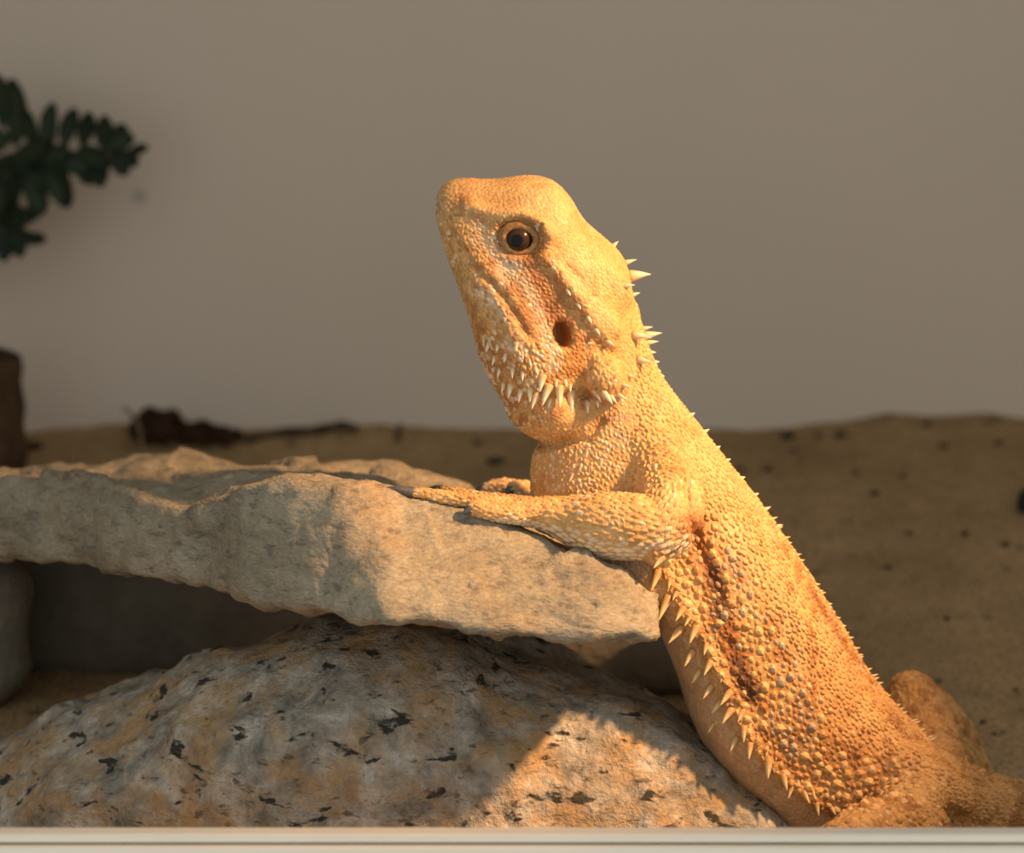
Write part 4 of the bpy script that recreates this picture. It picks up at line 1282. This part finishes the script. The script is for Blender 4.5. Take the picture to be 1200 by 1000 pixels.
# dried leaves against the wall
def dry_leaf(px, py, w_, h_, seed, label, rz):
    """curled leaf: a cupped sheet with thickness"""
    p = sand_hit(px, py)
    p.y = min(p.y, WALL_Y - 0.02)
    p.x = P(px, py, p.y).x
    n, m = 13, 9
    r_ = np.random.default_rng(seed)
    V = []
    k_ = U * (1 + p.y / 0.86)
    for layer in (0, 1):
        for i in range(n):
            u_ = i / (n - 1) * 2 - 1
            wv = math.sqrt(max(0.0, 1 - u_ * u_)) * 0.92 + 0.08
            for j in range(m):
                v_ = (j / (m - 1) * 2 - 1) * wv
                a = v_ * 1.9
                x = u_ * w_ * 0.5 * k_
                y = math.sin(a) * h_ * 0.42 * k_
                z = (1 - math.cos(a)) * h_ * 0.42 * k_ + 0.22 * h_ * k_ * u_ * u_ + 0.05 * h_ * k_ * math.sin(7 * u_ + seed) 
                V.append((x, y, z + layer * 0.0007))
    V = np.array(V)
    V[:n * m] += 0.0006 * np.stack([fbm(V[:n * m], 200, 2, seed + q_) for q_ in (1, 2, 3)], 1)
    V[n * m:] = V[:n * m] + np.array([0, 0, 0.0007])
    F = []
    for layer in (0, 1):
        o_ = layer * n * m
        for i in range(n - 1):
            for j in range(m - 1):
                f = (o_ + i * m + j, o_ + i * m + j + 1, o_ + (i + 1) * m + j + 1, o_ + (i + 1) * m + j)
                F.append(f if layer else f[::-1])
    rim = [i * m for i in range(n)] + [(n - 1) * m + j for j in range(1, m)] + [i * m + m - 1 for i in range(n - 2, -1, -1)] + list(range(m - 2, 0, -1))
    for a, b in zip(rim, rim[1:] + rim[:1]): F.append((a, b, n * m + b, n * m + a))
    c_, s_ = math.cos(rz), math.sin(rz)
    V = np.stack([V[:, 0] * c_ - V[:, 1] * s_, V[:, 0] * s_ + V[:, 1] * c_, V[:, 2]], 1)
    o = mesh_obj('dried_leaf', V, F, M_dry)
    o.location = (p.x, p.y, sand_at(p.x, p.y) - V[:, 2].min() - 0.0006)
    return tag(o, label, 'leaf', 'dried leaves by the back wall')
dry_leaf(186, 522, 72, 66, 3, 'largest dark brown curled dead leaf behind the slab', 0.2)
dry_leaf(232, 522, 66, 46, 8, 'flat dark brown dead leaf beside the largest curled leaf', -0.3)
dry_leaf(264, 510, 40, 34, 5, 'small dark crumpled dead leaf at the end of the leaf litter', 0.5)
dry_leaf(40, 512, 20, 16, 12, 'tiny dark dead leaf next to the wooden stump', 0.8)

def stick(name, pts, r0, r1, mat, label, cat='twig'):
    A = catmull([p[:] for p in pts], 5)
    rr_ = np.linspace(r0, r1, len(A)) * (1 + 0.2 * np.sin(np.arange(len(A)) * 1.3))
    V, F = tube([Vector(a) for a in A], list(rr_), 8)
    o = mesh_obj(name, V, F, mat); o['label'] = label; o['category'] = cat
    return o
def ground_pt(px, Y, dz=0.0):
    p = P(px, 500, Y); p.z = sand_at(p.x, Y) + dz
    return p
stick('twig', [ground_pt(285, 0.337, 0.001), ground_pt(330, 0.339, 0.0012), ground_pt(372, 0.340, 0.0016), ground_pt(398, 0.341, 0.0034), ground_pt(418, 0.342, 0.002)], 0.0013, 0.0016, M_twig, 'thin dark twig lying on the sand along the back wall')
pl = sand_hit(163, 520); yy = min(pl.y, 0.30)
stick('curled_stalk', [ground_pt(170, yy, 0.0), P(163, 503, yy), P(157, 490, yy), P(150, 481, yy), P(143, 479, yy)], 0.0008, 0.0005, M_pale, 'pale curled stalk rising from the dead leaves', 'stalk')
stick('curled_stalk', [ground_pt(466, 0.335, 0.0), ground_pt(467, 0.336, 0.003), ground_pt(470, 0.336, 0.0055)], 0.0012, 0.0006, M_twig, 'tiny brown stalk stub standing in the sand by the wall', 'stalk')

# crumbs on the sand
crumbs = [(1130, 628, 9), (1178, 640, 9), (1040, 667, 8), (1105, 524, 10), (1170, 522, 9), (985, 512, 12), (960, 498, 9), (922, 498, 14), (1085, 494, 9), (1025, 580, 9), (1065, 627, 8), (900, 552, 9), (868, 551, 9), (930, 530, 8), (1110, 727, 7), (1152, 848, 7), (1165, 862, 5), (1100, 800, 7), (1190, 812, 6), (1003, 556, 8), (1058, 560, 7)]
for k, (x, y, r_) in enumerate(crumbs):
    p = sand_hit(x, y); p.y = min(p.y, WALL_Y - 0.012); p.x = P(x, y, p.y).x
    rr_ = r_ * U * (1 + p.y / 0.86) * 0.55
    o = stone('soil_crumb', (p.x, p.y, sand_at(p.x, p.y) + rr_ * 0.25), (rr_ * 1.15, rr_, rr_ * 0.7), M_crumb, 200 + k, 'small dark crumb of soil on the sand behind the lizard\'s back', 'soil crumb', 'dark crumbs on the sand behind the lizard', 0.3, 8)
for k, (x, y, r_) in enumerate([(582, 543, 14), (560, 520, 8), (340, 522, 7)]):
    p = sand_hit(x, y); p.x = P(x, y, p.y).x
    rr_ = r_ * U * (1 + p.y / 0.86) * 0.6
    stone('soil_crumb', (p.x, p.y, sand_at(p.x, p.y) + rr_ * 0.2), (rr_ * 1.3, rr_, rr_ * 0.6), M_crumb, 240 + k, 'small dark crumb of soil on the sand behind the slab, facing the lizard\'s chest', 'soil crumb', 'dark crumbs on the sand behind the slab', 0.3, 8)
p = sand_hit(1206, 600)
rr_ = 17 * U * (1 + p.y / 0.86)
stone('dark_pebble', (P(1207, 600, p.y).x, p.y, sand_at(p.x, p.y) + rr_ * 0.75), (rr_, rr_, rr_ * 0.95), M_dark, 300, 'near-black pebble lying alone on the sand', 'pebble', None, 0.15)
